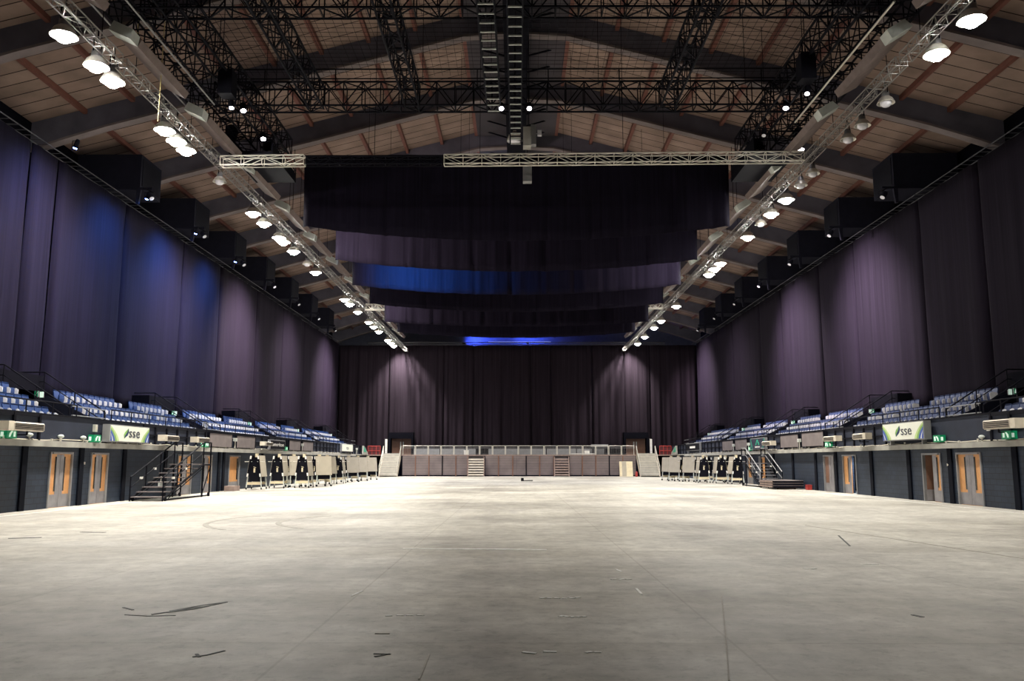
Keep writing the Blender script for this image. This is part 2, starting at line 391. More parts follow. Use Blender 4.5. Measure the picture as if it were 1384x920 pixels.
# ------------------------------------------------------------------ stand tiers, vomitories and seats
ROWX = [.85, 1.67, 2.5]                 # seat line distance behind the wall face
TREAD = [2.95, 3.42, 3.93]
VOMS = [(33.95, 36.9), (48.4, 51.4), (63.2, 65.9), (77.6, 80.3), (92.0, 94.6)]
BLOCKS = [(26.9, 33.95), (36.9, 48.4), (51.4, 63.2), (65.9, 77.6), (80.3, 92.0)]
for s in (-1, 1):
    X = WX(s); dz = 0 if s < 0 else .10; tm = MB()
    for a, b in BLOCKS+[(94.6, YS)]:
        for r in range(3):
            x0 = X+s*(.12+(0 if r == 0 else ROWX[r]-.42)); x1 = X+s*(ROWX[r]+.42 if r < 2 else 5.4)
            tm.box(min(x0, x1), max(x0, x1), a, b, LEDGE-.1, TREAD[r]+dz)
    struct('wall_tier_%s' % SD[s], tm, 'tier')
    vm = MB()
    for a, b in VOMS: vm.box(min(X+s*.12, X+s*4), max(X+s*.12, X+s*4), a, b, LEDGE-.1, LEDGE)
    struct('floor_vomitory_%s' % SD[s], vm, 'tier')
# seat
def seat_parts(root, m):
    pan = MB()
    # tipped-up pan: a shallow curved pad standing almost upright
    pr = [(-.05, .30), (.02, .27), (.07, .34), (.10, .52), (.09, .68), (.05, .70), (.03, .55), (-.02, .38)]
    pan.prism([(x+.02, z) for x, z in pr], -.205, .205); pan.build('seat_pan', m, root, recenter=False)
    bk = MB(); bk.prism([(-.07, .40), (-.10, .62), (-.15, .86), (-.19, .87), (-.15, .62), (-.12, .40)], -.225, .225)
    bk.prism([(-.15, .86), (-.13, .90), (-.19, .92), (-.20, .86)], -.19, .19); bk.build('backrest', m, root, recenter=False)
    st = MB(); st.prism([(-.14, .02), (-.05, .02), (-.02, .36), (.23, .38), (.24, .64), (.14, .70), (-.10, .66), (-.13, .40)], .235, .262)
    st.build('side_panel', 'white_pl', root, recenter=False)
seats = {}
count = {-1: 0, 1: 0}; LIM = 150
rest = {}
rname = ['front', 'middle', 'back']
bname = {0: 'nearest block', 1: 'block after the first exit', 2: 'block after the second exit', 3: 'block after the third exit', 4: 'block after the fourth exit'}
for s in (-1, 1):
    X = WX(s); dz = 0 if s < 0 else .10
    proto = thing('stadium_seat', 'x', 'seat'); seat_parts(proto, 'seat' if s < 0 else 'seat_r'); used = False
    restm = MB(); restw = MB()
    spots = []
    for bi, (a, b) in enumerate(BLOCKS):
        for r in range(3):
            y = a+.3; n = 0
            lim = b-.2
            while y < lim:
                n += 1
                gap = (r == 2 and bi in (1, 2, 3) and (a+5.9 < y < a+7.2))
                broken = (r == 1 and bi == 1 and n in (15, 19)) 
                if not gap and not broken: spots.append((y, r, bi, n))
                y += .52
    spots = [p for p in spots if p[0] > 28.0]
    spots.sort()
    # numbering along each row starts from the near end in view
    idx = {}
    for k, (y, r, bi, n) in enumerate(spots):
        idx[(bi, r)] = idx.get((bi, r), 0)+1
        loc = (X+s*(ROWX[r]+.05), y, TREAD[r]+dz)
        rz = PI if s > 0 else 0.0           # the pad faces the arena floor
        if k < LIM:
            if not used: o = proto; used = True
            else: o = copy_tree(proto)
            o.location = loc; o.rotation_euler = (0, 0, rz)
            o['label'] = '%s tip-up seat %s from near end, %s row, %s, %s stand' % ('blue' if s < 0 else 'slate-blue', ORD[idx[(bi, r)]], rname[r], bname[bi], SD[s])
            o['group'] = 'seats in the %s row of the %s stand, %s' % (rname[r], SD[s], bname[bi])
        else:
            mt = Matrix.Translation(loc) @ Matrix.Rotation(rz, 4, 'Z')
            restm.prism([(.0, .30), (.10, .34), (.12, .60), (.07, .70), (.03, .5)], -.205, .205, mt)
            restm.prism([(-.07, .40), (-.15, .90), (-.19, .90), (-.12, .40)], -.225, .225, mt)
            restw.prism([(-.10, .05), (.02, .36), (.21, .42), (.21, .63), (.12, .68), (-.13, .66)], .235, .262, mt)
    ob = restm.build('stadium_seat_rows', 'seat' if s < 0 else 'seat_r'); tag(ob, 'distant rows of %s seats in the far %s stand' % ('blue' if s < 0 else 'slate-blue', SD[s]), 'seats', kind='stuff')
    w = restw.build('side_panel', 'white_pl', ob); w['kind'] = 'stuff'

# front rails, raking rails, portals
def rail_set(s):
    X = WX(s); ph = 3.45 if s < 0 else 3.55; dz = 0 if s < 0 else .1
    # front handrail per block
    for bi, (a, b) in enumerate(BLOCKS):
        t = thing('handrail', 'black handrail on the %s parapet in front of the %s' % (SD[s], bname[bi]), 'handrail', (X+s*.06, (a+b)/2, ph+.05))
        MB().bar((X+s*.06, a, ph+.5), (X+s*.06, b, ph+.5), .028, 6).build('top_rail', 'frame_dark', t)
        n = 6 if bi else 4
        for i in range(n+1):
            y = a+(b-a)*i/n; MB().bar((X+s*.06, y, ph+.03), (X+s*.06, y, ph+.5), .024, 6).build('post', 'frame_dark', t)
    names = ['first', 'second', 'third', 'fourth', 'fifth']
    for vi, (a, b) in enumerate(VOMS):
        # low rail across the opening
        t = thing('guard_rail', 'low steel guard rail across the %s exit opening in %s stand' % (names[vi], SD[s]), 'guard rail', (X+s*.3, (a+b)/2, LEDGE))
        for k, z in enumerate((ph+.12, ph+.48)):
            MB().bar((X+s*.3, a+.1, z), (X+s*.3, b-.1, z), .024, 6).build('rail', 'greysteel', t)
        for y in (a+.15, (a+b)/2, b-.15): MB().bar((X+s*.3, y, LEDGE), (X+s*.3, y, ph+.48), .024, 6).build('post', 'frame_dark', t)
        for e, y in (('near', a-.02), ('far', b+.02)):
            t = thing('raking_rail', 'black raking handrail up the %s side of the %s exit, %s stand' % (e, names[vi], SD[s]), 'handrail', (X+s*.4, y, LEDGE))
            p = [(X+s*.35, y, 3.1+dz+.75), (X+s*3.1, y, 4.75+dz+.85), (X+s*4.3, y, 4.75+dz+.85)]
            MB().path(p, .03, 6).build('top_rail', 'frame_dark', t)
            MB().path([(q[0], q[1], q[2]-.42) for q in p], .022, 6).build('mid_rail', 'frame_dark', t)
            for f in (0, .5, 1):
                q = [p[0][i]+(p[1][i]-p[0][i])*f for i in range(3)]
                MB().bar((q[0], y, q[2]-.95 if f else 2.6), q, .026, 6).build('post', 'frame_dark', t)
            MB().prism([(X+s*.2, LEDGE), (X+s*.2, 3.25+dz), (X+s*2.9, 4.55+dz), (X+s*4.2, 4.55+dz), (X+s*4.2, LEDGE)], y-.04, y+.04).build('side_screen', 'tier', t)
        # portal at the back of the opening
        pm = MB(); x0, x1 = sorted((X+s*3.3, X+s*4.3)); pm.box(x0, x1, a-.3, b+.3, 4.75+dz, 5.45+dz)
        pm.box(x0, x1, a-.3, a, LEDGE, 4.75+dz).box(x0, x1, b, b+.3, LEDGE, 4.75+dz).box(min(X+s*4.2, X+s*4.3), max(X+s*4.2, X+s*4.3), a, b, LEDGE, 4.75+dz)
        struct('trim_portal_%s_%d' % (SD[s], vi+1), pm, 'outer')
        # twin exit signs in the opening
        for j, (yy, m1) in enumerate(((b-.85, 'green'), (b-.45, 'white'))):
            xx = X+s*2.9; z = 4.45+dz
            g = thing('exit_sign', '%s lit exit sign in the mouth of the %s exit, %s stand' % ('green' if j == 0 else 'pale', names[vi], SD[s]), 'exit sign', (xx, yy, z))
            MB().box(xx-.08, xx+.08, yy-.03, yy+.03, z, z+.26).build('sign_box', 'greysteel', g)
            f = xx-s*.045; f = xx-s*.08
            # face turned to the camera end too
            MB().box(xx-.075, xx+.075, yy-.04, yy-.03, z+.01, z+.25).build('sign_face', 'green' if j == 0 else 'exitw', g)
            if j == 0: MB().prism([(xx-.05, z+.05), (xx+.01, z+.05), (xx+.05, z+.21), (xx-.01, z+.21)], yy-.045, yy-.041).build('symbol', 'exitw', g)
            MB().bar((xx, yy, z+.32), (xx, yy, 5.0+dz), .015, 5).build('hanger', 'frame_dark', g)
rail_set(-1); rail_set(1)

# ------------------------------------------------------------------ things on the parapets
def px(s, d0, d1): X = WX(s); return sorted((X-s*d0, X-s*d1))
def board(s, y0, y1, z0, z1, lab):
    x0, x1 = px(s, .08, .20); t = thing('acoustic_board', lab, 'board', ((x0+x1)/2, (y0+y1)/2, z0))
    MB().box(x0, x1, y0, y1, z0, z1).build('panel', 'board', t)
    fm = MB(); a, b = px(s, .06, .22)
    fm.box(a, b, y0-.05, y0, z0-.02, z1+.02).box(a, b, y1, y1+.05, z0-.02, z1+.02).box(a, b, y0, y1, z1, z1+.03); fm.build('edge_frame', 'frame_dark', t)
    for y in (y0+.4, y1-.4): MB().box(*px(s, .0, .14), y-.03, y+.03, LEDGE-.0, z0).build('foot_bracket', 'greysteel', t)
board(-1, 48.2, 52.0, 2.58, 3.33, 'wide taupe board above the fourth left doorway, nearer of a pair')
board(-1, 52.9, 56.6, 2.58, 3.31, 'taupe board above the orange door on the left parapet')
board(-1, 65.2, 68.6, 2.60, 3.32, 'taupe board just beyond the black lettered sign on the left parapet')
board(-1, 69.3, 72.8, 2.60, 3.32, 'farthest taupe board on the left parapet')
board(1, 50.3, 54.1, 2.66, 3.48, 'wide taupe board nearest the camera on the right parapet')
board(1, 54.8, 58.5, 2.66, 3.45, 'second taupe board on right parapet, above the low black stack')
board(1, 67.0, 70.6, 2.66, 3.45, 'third taupe board on right parapet, beyond the green sign')
board(1, 71.3, 75.0, 2.66, 3.45, 'farthest taupe board on the right parapet')
def heater(s, y0, y1, z0, z1, lab, m='heater'):
    x0, x1 = px(s, .30, .62); X = WX(s); t = thing('wall_heater', lab, 'heater', ((x0+x1)/2, (y0+y1)/2, z0))
    h = z1-z0; c = .05
    MB().prism([(x0+c, z0), (x1-c, z0), (x1, z0+c), (x1, z1-c), (x1-c, z1), (x0+c, z1), (x0, z1-c), (x0, z0+c)], y0+.3, y1).build('casing', m, t)
    MB().box(x0-.015, x1+.015, y0, y0+.3, z0-.01, z1+.01).build('end_box', 'cream', t)
    fx = x0-.012 if s > 0 else x1
    for k in range(4):
        z = z0+h*(.2+.2*k); MB().box(fx, fx+.012, y0+.4, y1-.08, z-.012, z+.012).build('louvre', 'frame_dark', t)
    MB().bar((X, (y0+y1)/2+.3, z0-.12), ((x0+x1)/2, (y0+y1)/2+.3, z0-.12), .03).bar(((x0+x1)/2, (y0+y1)/2+.3, z0-.12), ((x0+x1)/2, (y0+y1)/2+.3, z0+.05), .03).build('wall_bracket', 'frame_dark', t)
heater(-1, 28.3, 30.5, 2.78, 3.08, 'long steel wall heater nearest the camera on the left parapet')
heater(-1, 41.0, 42.8, 2.72, 3.0, 'cream wall heater on left parapet right beside the sse sign')
heater(-1, 45.1, 47.1, 2.74, 3.02, 'cream wall heater on left parapet between sse sign and first taupe board')
heater(-1, 57.4, 59.4, 2.80, 3.05, 'small cream wall heater tucked beside the black lettered sign, left parapet')
heater(1, 30.2, 32.3, 2.92, 3.26, 'long steel wall heater nearest the camera on the right parapet')
heater(1, 43.2, 44.9, 2.86, 3.16, 'cream wall heater on right parapet right beside the sse sign', 'cream')
heater(1, 47.2, 49.2, 2.86, 3.14, 'cream wall heater on right parapet beside the nearest taupe board', 'cream')
heater(1, 59.2, 61.5, 2.84, 3.14, 'cream wall heater beside the dark green triangle sign, right parapet', 'cream')

def text(name, body, size, loc, rot, m, parent, align='CENTER', ext=.006, sx=1):
    cu = bpy.data.curves.new(name, 'FONT'); cu.body = body; cu.size = size; cu.align_x = align; cu.extrude = ext; cu.materials.append(M[m])
    cu.resolution_u = 3
    o = bpy.data.objects.new(name, cu); C.objects.link(o); o.parent = parent
    o.location = Vector(loc)-wloc(parent); o.rotation_euler = rot; o.scale = (sx, 1, 1)
    bpy.context.view_layer.update(); dg = bpy.context.evaluated_depsgraph_get(); me = bpy.data.meshes.new_from_object(o.evaluated_get(dg))
    o2 = bpy.data.objects.new(name, me); C.objects.link(o2); o2.parent = parent; o2.location = o.location; o2.rotation_euler = rot; o2.scale = (sx, 1, 1)
    bpy.data.objects.remove(o); return o2
def sse_sign(s, y0, y1, z0, z1, lab):
    X = WX(s); dth = .45; x0, x1 = px(s, .10, .42); fx = X-s*.42
    t = thing('banner_sign', lab, 'sign', ((x0+x1)/2, (y0+y1)/2, z0))
    MB().box(x0, x1, y0, y1, z0, z1).build('sign_box', 'greysteel', t)
    def fbox(ya, yb, za, zb, d=.01): a, b = sorted((fx, fx-s*d)); return MB().box(a, b, ya, yb, za, zb)
    fbox(y0+.04, y1-.04, z0+.04, z1-.04).build('sign_face', 'signwhite', t)
    W = y1-y0-.08; Hh = z1-z0-.08; ya = y0+.04; za = z0+.04
    # local u runs left to right as seen from the arena floor
    def uy(u): return ya+u*W if s < 0 else ya+(1-u)*W
    def shape(pts, m, d, nm):
        MB().prism([(uy(u), za+v*Hh) for u, v in pts], fx-s*.010, fx-s*(.010+d), axis='x').build(nm, m, t)
    def side(u0, sg, w0, w1, m, d, nm, h=1.0):
        n = 10; P = []
        for i in range(n+1):
            v = i/n*h; P.append((u0+sg*(w0*(1-(v/h)**1.6)), v))
        Q = [(u0+sg*(w1*(1-(v/h)**1.6)), v) for (_, v) in P]
        shape(P+Q[::-1][1:], m, d, nm)
    for u0, sg in ((0.0, 1), (1.0, -1)):
        side(u0, sg, .0, .21, 'lgreen', .004, 'green_sweep', .97)
        side(u0, sg, .0, .16, 'green_p', .006, 'green_sweep', .85)
        side(u0, sg, .0, .115, 'blue_p', .008, 'blue_sweep', .72)
        side(u0, sg, .045, .065, 'signwhite', .010, 'blue_sweep', .5)
    # leaf flame mark
    shape([(.34, .18), (.355, .42), (.385, .62), (.44, .86), (.455, .62), (.42, .40)][::1], 'navy_p', .005, 'leaf_mark')
    shape([(.335, .22), (.325, .42), (.35, .60), (.43, .84), (.40, .58), (.36, .42)], 'green_p', .008, 'leaf_mark')
    rot = (PI/2, 0, PI/2) if s < 0 else (PI/2, 0, -PI/2)
    text('lettering', 'sse', .62, (fx-s*.016, uy(.60), za+.27*Hh), rot, 'ink', t, sx=1.45)
    for y in (y0+.5, y1-.5): MB().box(*px(s, .1, .3), y-.04, y+.04, LEDGE, z0).build('foot_bracket', 'greysteel', t)
    return t
sse_sign(-1, 35.85, 39.7, 2.56, 3.30, 'white sse banner sign with leaf mark on the left parapet')
sse_sign(1, 37.4, 41.6, 2.70, 3.52, 'white sse banner sign with leaf mark on the right parapet')
def small_sign(s, y0, y1, z0, z1, lab, kind, m):
    X = WX(s); x0, x1 = px(s, .10, .30); fx = X-s*.30; t = thing('wall_sign', lab, 'sign', ((x0+x1)/2, (y0+y1)/2, z0))
    MB().box(x0, x1, y0-.06, y1+.06, z0-.04, z1+.06).build('sign_box', 'greysteel', t)
    a, b = sorted((fx, fx-s*.01)); MB().box(a, b, y0, y1, z0, z1).build('sign_face', m, t)
    rot = (PI/2, 0, PI/2) if s < 0 else (PI/2, 0, -PI/2); cy = (y0+y1)/2; h = z1-z0
    if kind == 'word': text('lettering', 'ameriton', .36, (fx-s*.012, cy, z0+h*.36), rot, 'white', t, sx=2.3)
    if kind == 'tri':
        def q(pts, m2, d): MB().prism([(cy+u, z0+v*h) for u, v in pts], fx-s*.010, fx-s*(.010+d), axis='x').build('triangle_mark', m2, t)
        q([(-.55, .36), (-.25, .36), (0, .78), (.25, .36), (.55, .36), (.1, .92), (-.1, .92)], 'teal', .006)
        q([(-.62, .12), (.62, .12), (.62, .24), (-.62, .24)], 'white', .006)
        q([(-1.9, 0), (-1.75, 0), (-1.5+.05, .98), (-1.75, .98)], 'teal', .004) if False else None
        q([((y0-cy)+.0, 1), ((y0-cy)+.15, 1), ((y0-cy)+.55, 0), ((y0-cy)+.40, 0)], 'teal', .004)
        q([((y1-cy)-.0, 1), ((y1-cy)-.15, 1), ((y1-cy)-.55, 0), ((y1-cy)-.40, 0)], 'teal', .004)
    if kind == 'bar': 
        MB().prism([(cy-1.3, z0+.3*h), (cy+1.3, z0+.3*h), (cy+1.3, z0+.62*h), (cy-1.3, z0+.62*h)], fx-s*.01, fx-s*.018, axis='x').build('lettering_strip', 'white', t)
    if kind == 'te': text('lettering', 'te', .5, (fx-s*.012, cy, z0+h*.25), rot, 'ink', t, sx=3.0)
    for y in (y0+.3, y1-.3): MB().box(*px(s, .05, .25), y-.04, y+.04, LEDGE, z0).build('foot_bracket', 'greysteel', t)
small_sign(-1, 59.9, 63.6, 2.60, 3.20, 'black sign with white lettering on the left parapet above the folded stages', 'word', 'black')
small_sign(-1, 84.5, 90.0, 2.75, 3.42, 'small white sign with dark letters at far end of left parapet', 'te', 'signwhite')
small_sign(1, 61.9, 65.6, 2.66, 3.40, 'dark sign with green triangle mark on right parapet over steel steps', 'tri', 'ink')
small_sign(1, 84.0, 90.5, 2.85, 3.50, 'small black and white sign at the far end of the right parapet', 'bar', 'black')
# tilted lecterns at the far ends of both parapets
for s in (-1, 1):
    X = WX(s)-s*.35; t = thing('tilted_sign', 'tilted green and white sign board at the far end of the %s ledge' % SD[s], 'sign', (X, 97.2, LEDGE))
    MB().prism([(95.6, LEDGE), (98.8, LEDGE), (98.4, LEDGE+.25), (96.0, LEDGE+.95), (95.6, LEDGE+.95)], X-.08, X+.08, axis='x').build('sign_board', 'ledge', t)
    MB().prism([(95.9, LEDGE+.30), (97.6, LEDGE+.22), (96.1, LEDGE+.82), (95.9, LEDGE+.84)], X-s*.085, X-s*.10, axis='x').build('sign_face', 'teal', t)
def exit_box(s, y, z, lab):
    x0, x1 = px(s, .02, .26); t = thing('exit_sign', lab, 'exit sign', ((x0+x1)/2, y, z))
    MB().box(x0, x1, y-.05, y+.55, z, z+.3).build('sign_box', 'green', t)
    fx = WX(s)-s*.26
    MB().box(x0+.03, x0+.13, y-.056, y-.05, z+.06, z+.22).build('symbol', 'exitw', t)
    MB().prism([(y+.08, z+.05), (y+.16, z+.05), (y+.22, z+.16), (y+.3, z+.25), (y+.2, z+.25), (y+.1, z+.16)], fx, fx-s*.006, axis='x').build('symbol', 'exitw', t)
    MB().box(*sorted((fx, fx-s*.006)), y+.34, y+.46, z+.06, z+.24).build('symbol', 'exitw', t)
exit_box(-1, 34.9, LEDGE+.02, 'green exit sign on the left ledge just before the sse sign')
exit_box(-1, 28.9, LEDGE+.02, 'green exit sign under the nearest heater on the left ledge')
exit_box(-1, 47.4, LEDGE+.02, 'green exit sign on the left ledge beside the first taupe board')
exit_box(-1, 64.0, LEDGE+.02, 'green exit sign on the left ledge beside the black lettered sign')
exit_box(1, 36.4, LEDGE+.05, 'green exit sign on the right ledge just before the sse sign')
exit_box(1, 31.2, LEDGE+.05, 'green exit sign under the nearest heater on the right ledge')
exit_box(1, 49.4, LEDGE+.05, 'green exit sign on the right ledge beside the nearest taupe board')
exit_box(1, 65.9, LEDGE+.05, 'green exit sign on the right ledge beside the green triangle sign')
def ledge_box(name, s, y, z0, h, m, lab, cat, w=.12):
    x0, x1 = px(s, .0, w); t = thing(name, lab, cat, ((x0+x1)/2, y, z0))
    MB().box(x0, x1, y-.09, y+.09, z0, z0+h).build('housing', m, t); MB().box(*px(s, w, w+.015), y-.05, y+.05, z0+h*.2, z0+h*.7).build('cover', 'cream', t)
ledge_box('junction_box', -1, 35.3, 2.95, .3, 'alu', 'slim grey junction box on the left parapet beside the sse sign', 'junction box')
ledge_box('junction_box', 1, 32.9, 2.9, .38, 'alu', 'slim grey junction box on right parapet beside the nearest heater', 'junction box')
ledge_box('junction_box', -1, 34.6, 1.62, .1, 'alu', 'small white box on left wall between the two nearest doors', 'junction box', .06)
ledge_box('junction_box', 1, 36.25, 1.55, .1, 'alu', 'small white box on right wall between the two nearest doors', 'junction box', .06)
def ledge_lamp(s, y, lab):
    x = WX(s)-s*.1; t = thing('wall_lamp', lab, 'lamp', (x, y, LEDGE))
    MB().lathe([(.03, 0), (.03, .10), (.06, .12)], 10, Matrix.Translation((x, y, LEDGE))).build('stem', 'alu', t)
    MB().lathe([(.06, .12), (.11, .15), (.12, .2), (.07, .25), (.02, .26)], 12, Matrix.Translation((x, y, LEDGE))).build('dome', 'pale', t, smooth=True)
ledge_lamp(-1, 32.6, 'small white dome lamp on the left ledge above the nearest door')
ledge_lamp(-1, 30.5, 'small white lamp on left ledge under the nearest heater')
ledge_lamp(-1, 34.3, 'tiny dome lamp on left ledge before the green exit sign')
ledge_lamp(1, 33.4, 'small white lamp on the right ledge above the nearest door')
def loudhailer(s, y, lab):
    x = WX(s)-s*.25; t = thing('camera_post', lab, 'camera', (x, y, LEDGE))
    MB().bar((x, y, LEDGE), (x, y, LEDGE+.5), .03, 6).build('post', 'alu', t)
    MB().box(x-.08, x+.08, y-.16, y+.16, LEDGE+.45, LEDGE+.62).build('camera_head', 'pale', t)
    MB().box(x-.10, x+.10, y-.18, y+.1, LEDGE+.62, LEDGE+.65).build('hood', 'white', t)
loudhailer(-1, 52.45, 'small white camera on a post between two near taupe boards, left ledge')
loudhailer(-1, 68.95, 'small white camera on a post between far taupe boards, left ledge')
loudhailer(1, 54.45, 'small white camera on a post between two near taupe boards, right ledge')
loudhailer(1, 70.95, 'small white camera on a post between far taupe boards, right ledge')
loudhailer(1, 66.4, 'small white camera on a post beside green triangle sign, right ledge')
loudhailer(-1, 92.6, 'small white camera on post beyond the white sign, left ledge')

# ------------------------------------------------------------------ outer walls, roof
RZ = 23.65; SL = .265; WO = 24.2
def rz_bot(x): return RZ-SL*max(0, abs(x)-0)
ceil = MB()
t = .15; up = 1.25
ceil.add([(-WO, -6, rz_bot(WO)+up), (0, -6, RZ+up), (WO, -6, rz_bot(WO)+up), (-WO, 113, rz_bot(WO)+up), (0, 113, RZ+up), (WO, 113, rz_bot(WO)+up),
          (-WO, -6, rz_bot(WO)+up+t), (0, -6, RZ+up+t), (WO, -6, rz_bot(WO)+up+t), (-WO, 113, rz_bot(WO)+up+t), (0, 113, RZ+up+t), (WO, 113, rz_bot(WO)+up+t)],
         [(0, 3, 4, 1), (1, 4, 5, 2), (6, 7, 10, 9), (7, 8, 11, 10), (0, 6, 9, 3), (2, 5, 11, 8), (0, 1, 7, 6), (1, 2, 8, 7), (3, 9, 10, 4), (4, 10, 11, 5)])
ceiling = struct('ceiling', ceil, 'roof', recenter=False)
for s in (-1, 1): struct('wall_outer_%s' % SD[s], MB().box(min(s*WO, s*(WO+.3)), max(s*WO, s*(WO+.3)), -6, 113, 0, rz_bot(WO)+up), 'outer')
struct('wall_back', MB().prism([(-WO, 0), (WO, 0), (WO, rz_bot(WO)+up), (0, RZ+up), (-WO, rz_bot(WO)+up)], 112.7, 113), mat('end_wall_paint', (.07, .075, .11), .8))
struct('wall_rear', MB().prism([(-WO, 0), (WO, 0), (WO, rz_bot(WO)+up), (0, RZ+up), (-WO, rz_bot(WO)+up)], -6.3, -6), 'outer')
RY = [40.6+7.8*k for k in range(-5, 10)]
def rafter_z(x, lo=True):
    ax = abs(x); z = RZ-SL*ax
    if ax < 2.6: z = RZ-SL*2.6+ (2.6-ax)*.06     # flattened haunch at the ridge
    if ax > 20: z -= (ax-20)**1.5*.03
    return z
xs = [-24.2, -22.5, -20.5, -18, -12, -6, -2.6, -1.2, 0, 1.2, 2.6, 6, 12, 18, 20.5, 22.5, 24.2]
for y in RY:
    poly = [(x, rafter_z(x)) for x in xs]+[(x, RZ+up-SL*abs(x)) for x in reversed(xs)]
    r = MB()
    n = len(xs)
    for i in range(n-1):
        a, b = xs[i], xs[i+1]
        r.prism([(a, rafter_z(a)+.12), (b, rafter_z(b)+.12), (b, RZ+up-SL*abs(b)), (a, RZ+up-SL*abs(a))], y-.16, y+.16)
    ro = r.build('roof_rafter', 'rafter', ceiling)
    fm = MB()
    for i in range(n-1):
        a, b = xs[i], xs[i+1]
        fm.prism([(a, rafter_z(a)), (b, rafter_z(b)), (b, rafter_z(b)+.12), (a, rafter_z(a)+.12)], y-.26, y+.26)
    fm.build('bottom_flange', 'flange', ro)
for s in (-1, 1):
    for k in range(9):
        x = s*(2.75+2.35*k); z = RZ+up-SL*abs(x)
        MB().box(x-.1, x+.1, -6, 112, z-.26, z-.02).build('roof_purlin', 'purlin', ceiling)
# grey soffit strip at the ridge, black duct beneath with struts
zs = RZ-SL*2.6+.95
sof = MB()
for a, b in zip(RY[:-1], RY[1:]): sof.box(-2.65, 2.65, a+.16, b-.16, zs, zs+.1)
sof.build('ridge_soffit', 'soffit', ceiling)
duct = struct('trim_ridge_duct', MB().box(-.62, .62, 10, 104, zs-1.5, zs-.55), 'black')
st = MB()
for i, y in enumerate([12+1.95*k for k in range(46)]):
    for s in (-1, 1): st.bar((s*.5, y, zs-.6), (s*1.9, y+.5, zs+.02), .06, 4)
st.build('strut', 'frame_dark', duct)

# ------------------------------------------------------------------ drapes
def drape(name, p0, p1, zt, zb, m, lab, cat, group=None, amp=.07, fold=.55, sag=None, dx=.14, seed=0, seams=(), nz=14, tilt=0.0):
    """hanging cloth from p0 to p1 (x,y), folds across its width, hem zb(u)"""
    rnd = random.Random(seed); a = Vector((p0[0], p0[1], 0)); b = Vector((p1[0], p1[1], 0)); L = (b-a).length; d = (b-a)/L; nrm = Vector((-d.y, d.x, 0))
    n = max(6, int(L/dx)); ph = [rnd.uniform(0, 6.28) for _ in range(5)]; fr = [2*PI/(fold*rnd.uniform(.8, 1.3)*k) for k in (1, 1.7, 3.1, 6.3)]
    V = []; 
    for i in range(n+1):
        u = i/n*L; w = amp*(math.sin(fr[0]*u+ph[0])*.45+math.sin(fr[1]*u+ph[1])*.6+math.sin(fr[2]*u+ph[2])*.7+math.sin(fr[3]*u+ph[3])*.5)
        for sm in seams:
            q = abs(u-sm); 
            if q < .16: w += .16*(1-q/.16)
        edge = min(u, L-u)
        if edge < .28: w += .34*(1-edge/.28)
        zbu = zb(u/L) if callable(zb) else zb
        for j in range(nz+1):
            v = j/nz; z = zt+(zbu-zt)*v
            f = .35+.65*v; wob = .03*math.sin(v*5+fr[1]*u*.5+ph[4])
            p = a+d*u+nrm*(w*f+wob*v)
            V.append((p.x, p.y, z))
    # thickness: second skin 2 cm behind
    k = len(V); V2 = [(x+nrm.x*.025, y+nrm.y*.025, z) for x, y, z in V]
    F = []; c = nz+1
    for i in range(n):
        for j in range(nz):
            q = (i*c+j, i*c+j+1, (i+1)*c+j+1, (i+1)*c+j); F.append(q); F.append(tuple(k+t for t in reversed(q)))
    for i in range(n):
        F.append((i*c+nz, k+i*c+nz, k+(i+1)*c+nz, (i+1)*c+nz)); F.append((i*c, (i+1)*c, k+(i+1)*c, k+i*c))
    for j in range(nz):
        F.append((j, k+j, k+j+1, j+1)); F.append((n*c+j, n*c+j+1, k+n*c+j+1, k+n*c+j))
    mb = MB(); mb.v = V+V2; mb.f = F
    o = mb.build(name, m, smooth=True)
    return tag(o, lab, cat, group)
TOPZ = 16.15
SLn = [-2, 10, 20, 29.5, 37.1, 39.4, 46.6, 55.1, 62.1, 71.1, 79.2, 87.3, 96.6, 104.9]
SRn = [-2, 10, 20, 29.5, 39.9, 46.1, 55.3, 61.9, 71.0, 77.4, 87.3, 93.7, 104.9]
for s, X, arr in ((-1, CL, SLn), (1, CR, SRn)):
    cnt = len(arr)-1
    for i in range(cnt):
        a, b = arr[i]+.03, arr[i+1]-.03
        lab = 'tall dark drape on the %s side, %s panel counted back from the far corner' % (SD[s], ORD[cnt-i])
        p0, p1 = ((X, a), (X, b)) if s < 0 else ((X, b), (X, a))
        drape('stage_drape', p0, p1, TOPZ, 4.6, 'curtain_b' if (s < 0 and a < 60) else 'curtain', lab, 'curtain', 'tall drapes along the side stands', amp=.045, fold=1.1, dx=.22, seed=i+20*s+50)
bs = [-22.2, -15.9, -9.0, -5.3, 1.8, 4.3, 9.4, 13.5, 16.7, 22.5]
bl = ['far left corner of the end wall', 'end wall behind left stairs, under the left light pool', 'end wall, left of the two wooden step sections', 'end wall above the left wooden steps',
      'centre of the end wall, narrow', 'end wall above the right wooden steps', 'end wall right of the wooden steps', 'end wall behind the leaning plywood, under the right light pool', 'far right corner of the end wall']
for i in range(len(bs)-1):
    drape('stage_drape', (bs[i], YB), (bs[i+1], YB), TOPZ-.05, 2.55, 'enddrape', 'tall pleated dark drape, '+bl[i], 'curtain', 'pleated drapes across the end wall', amp=.13, fold=.62, dx=.12, seed=300+i)
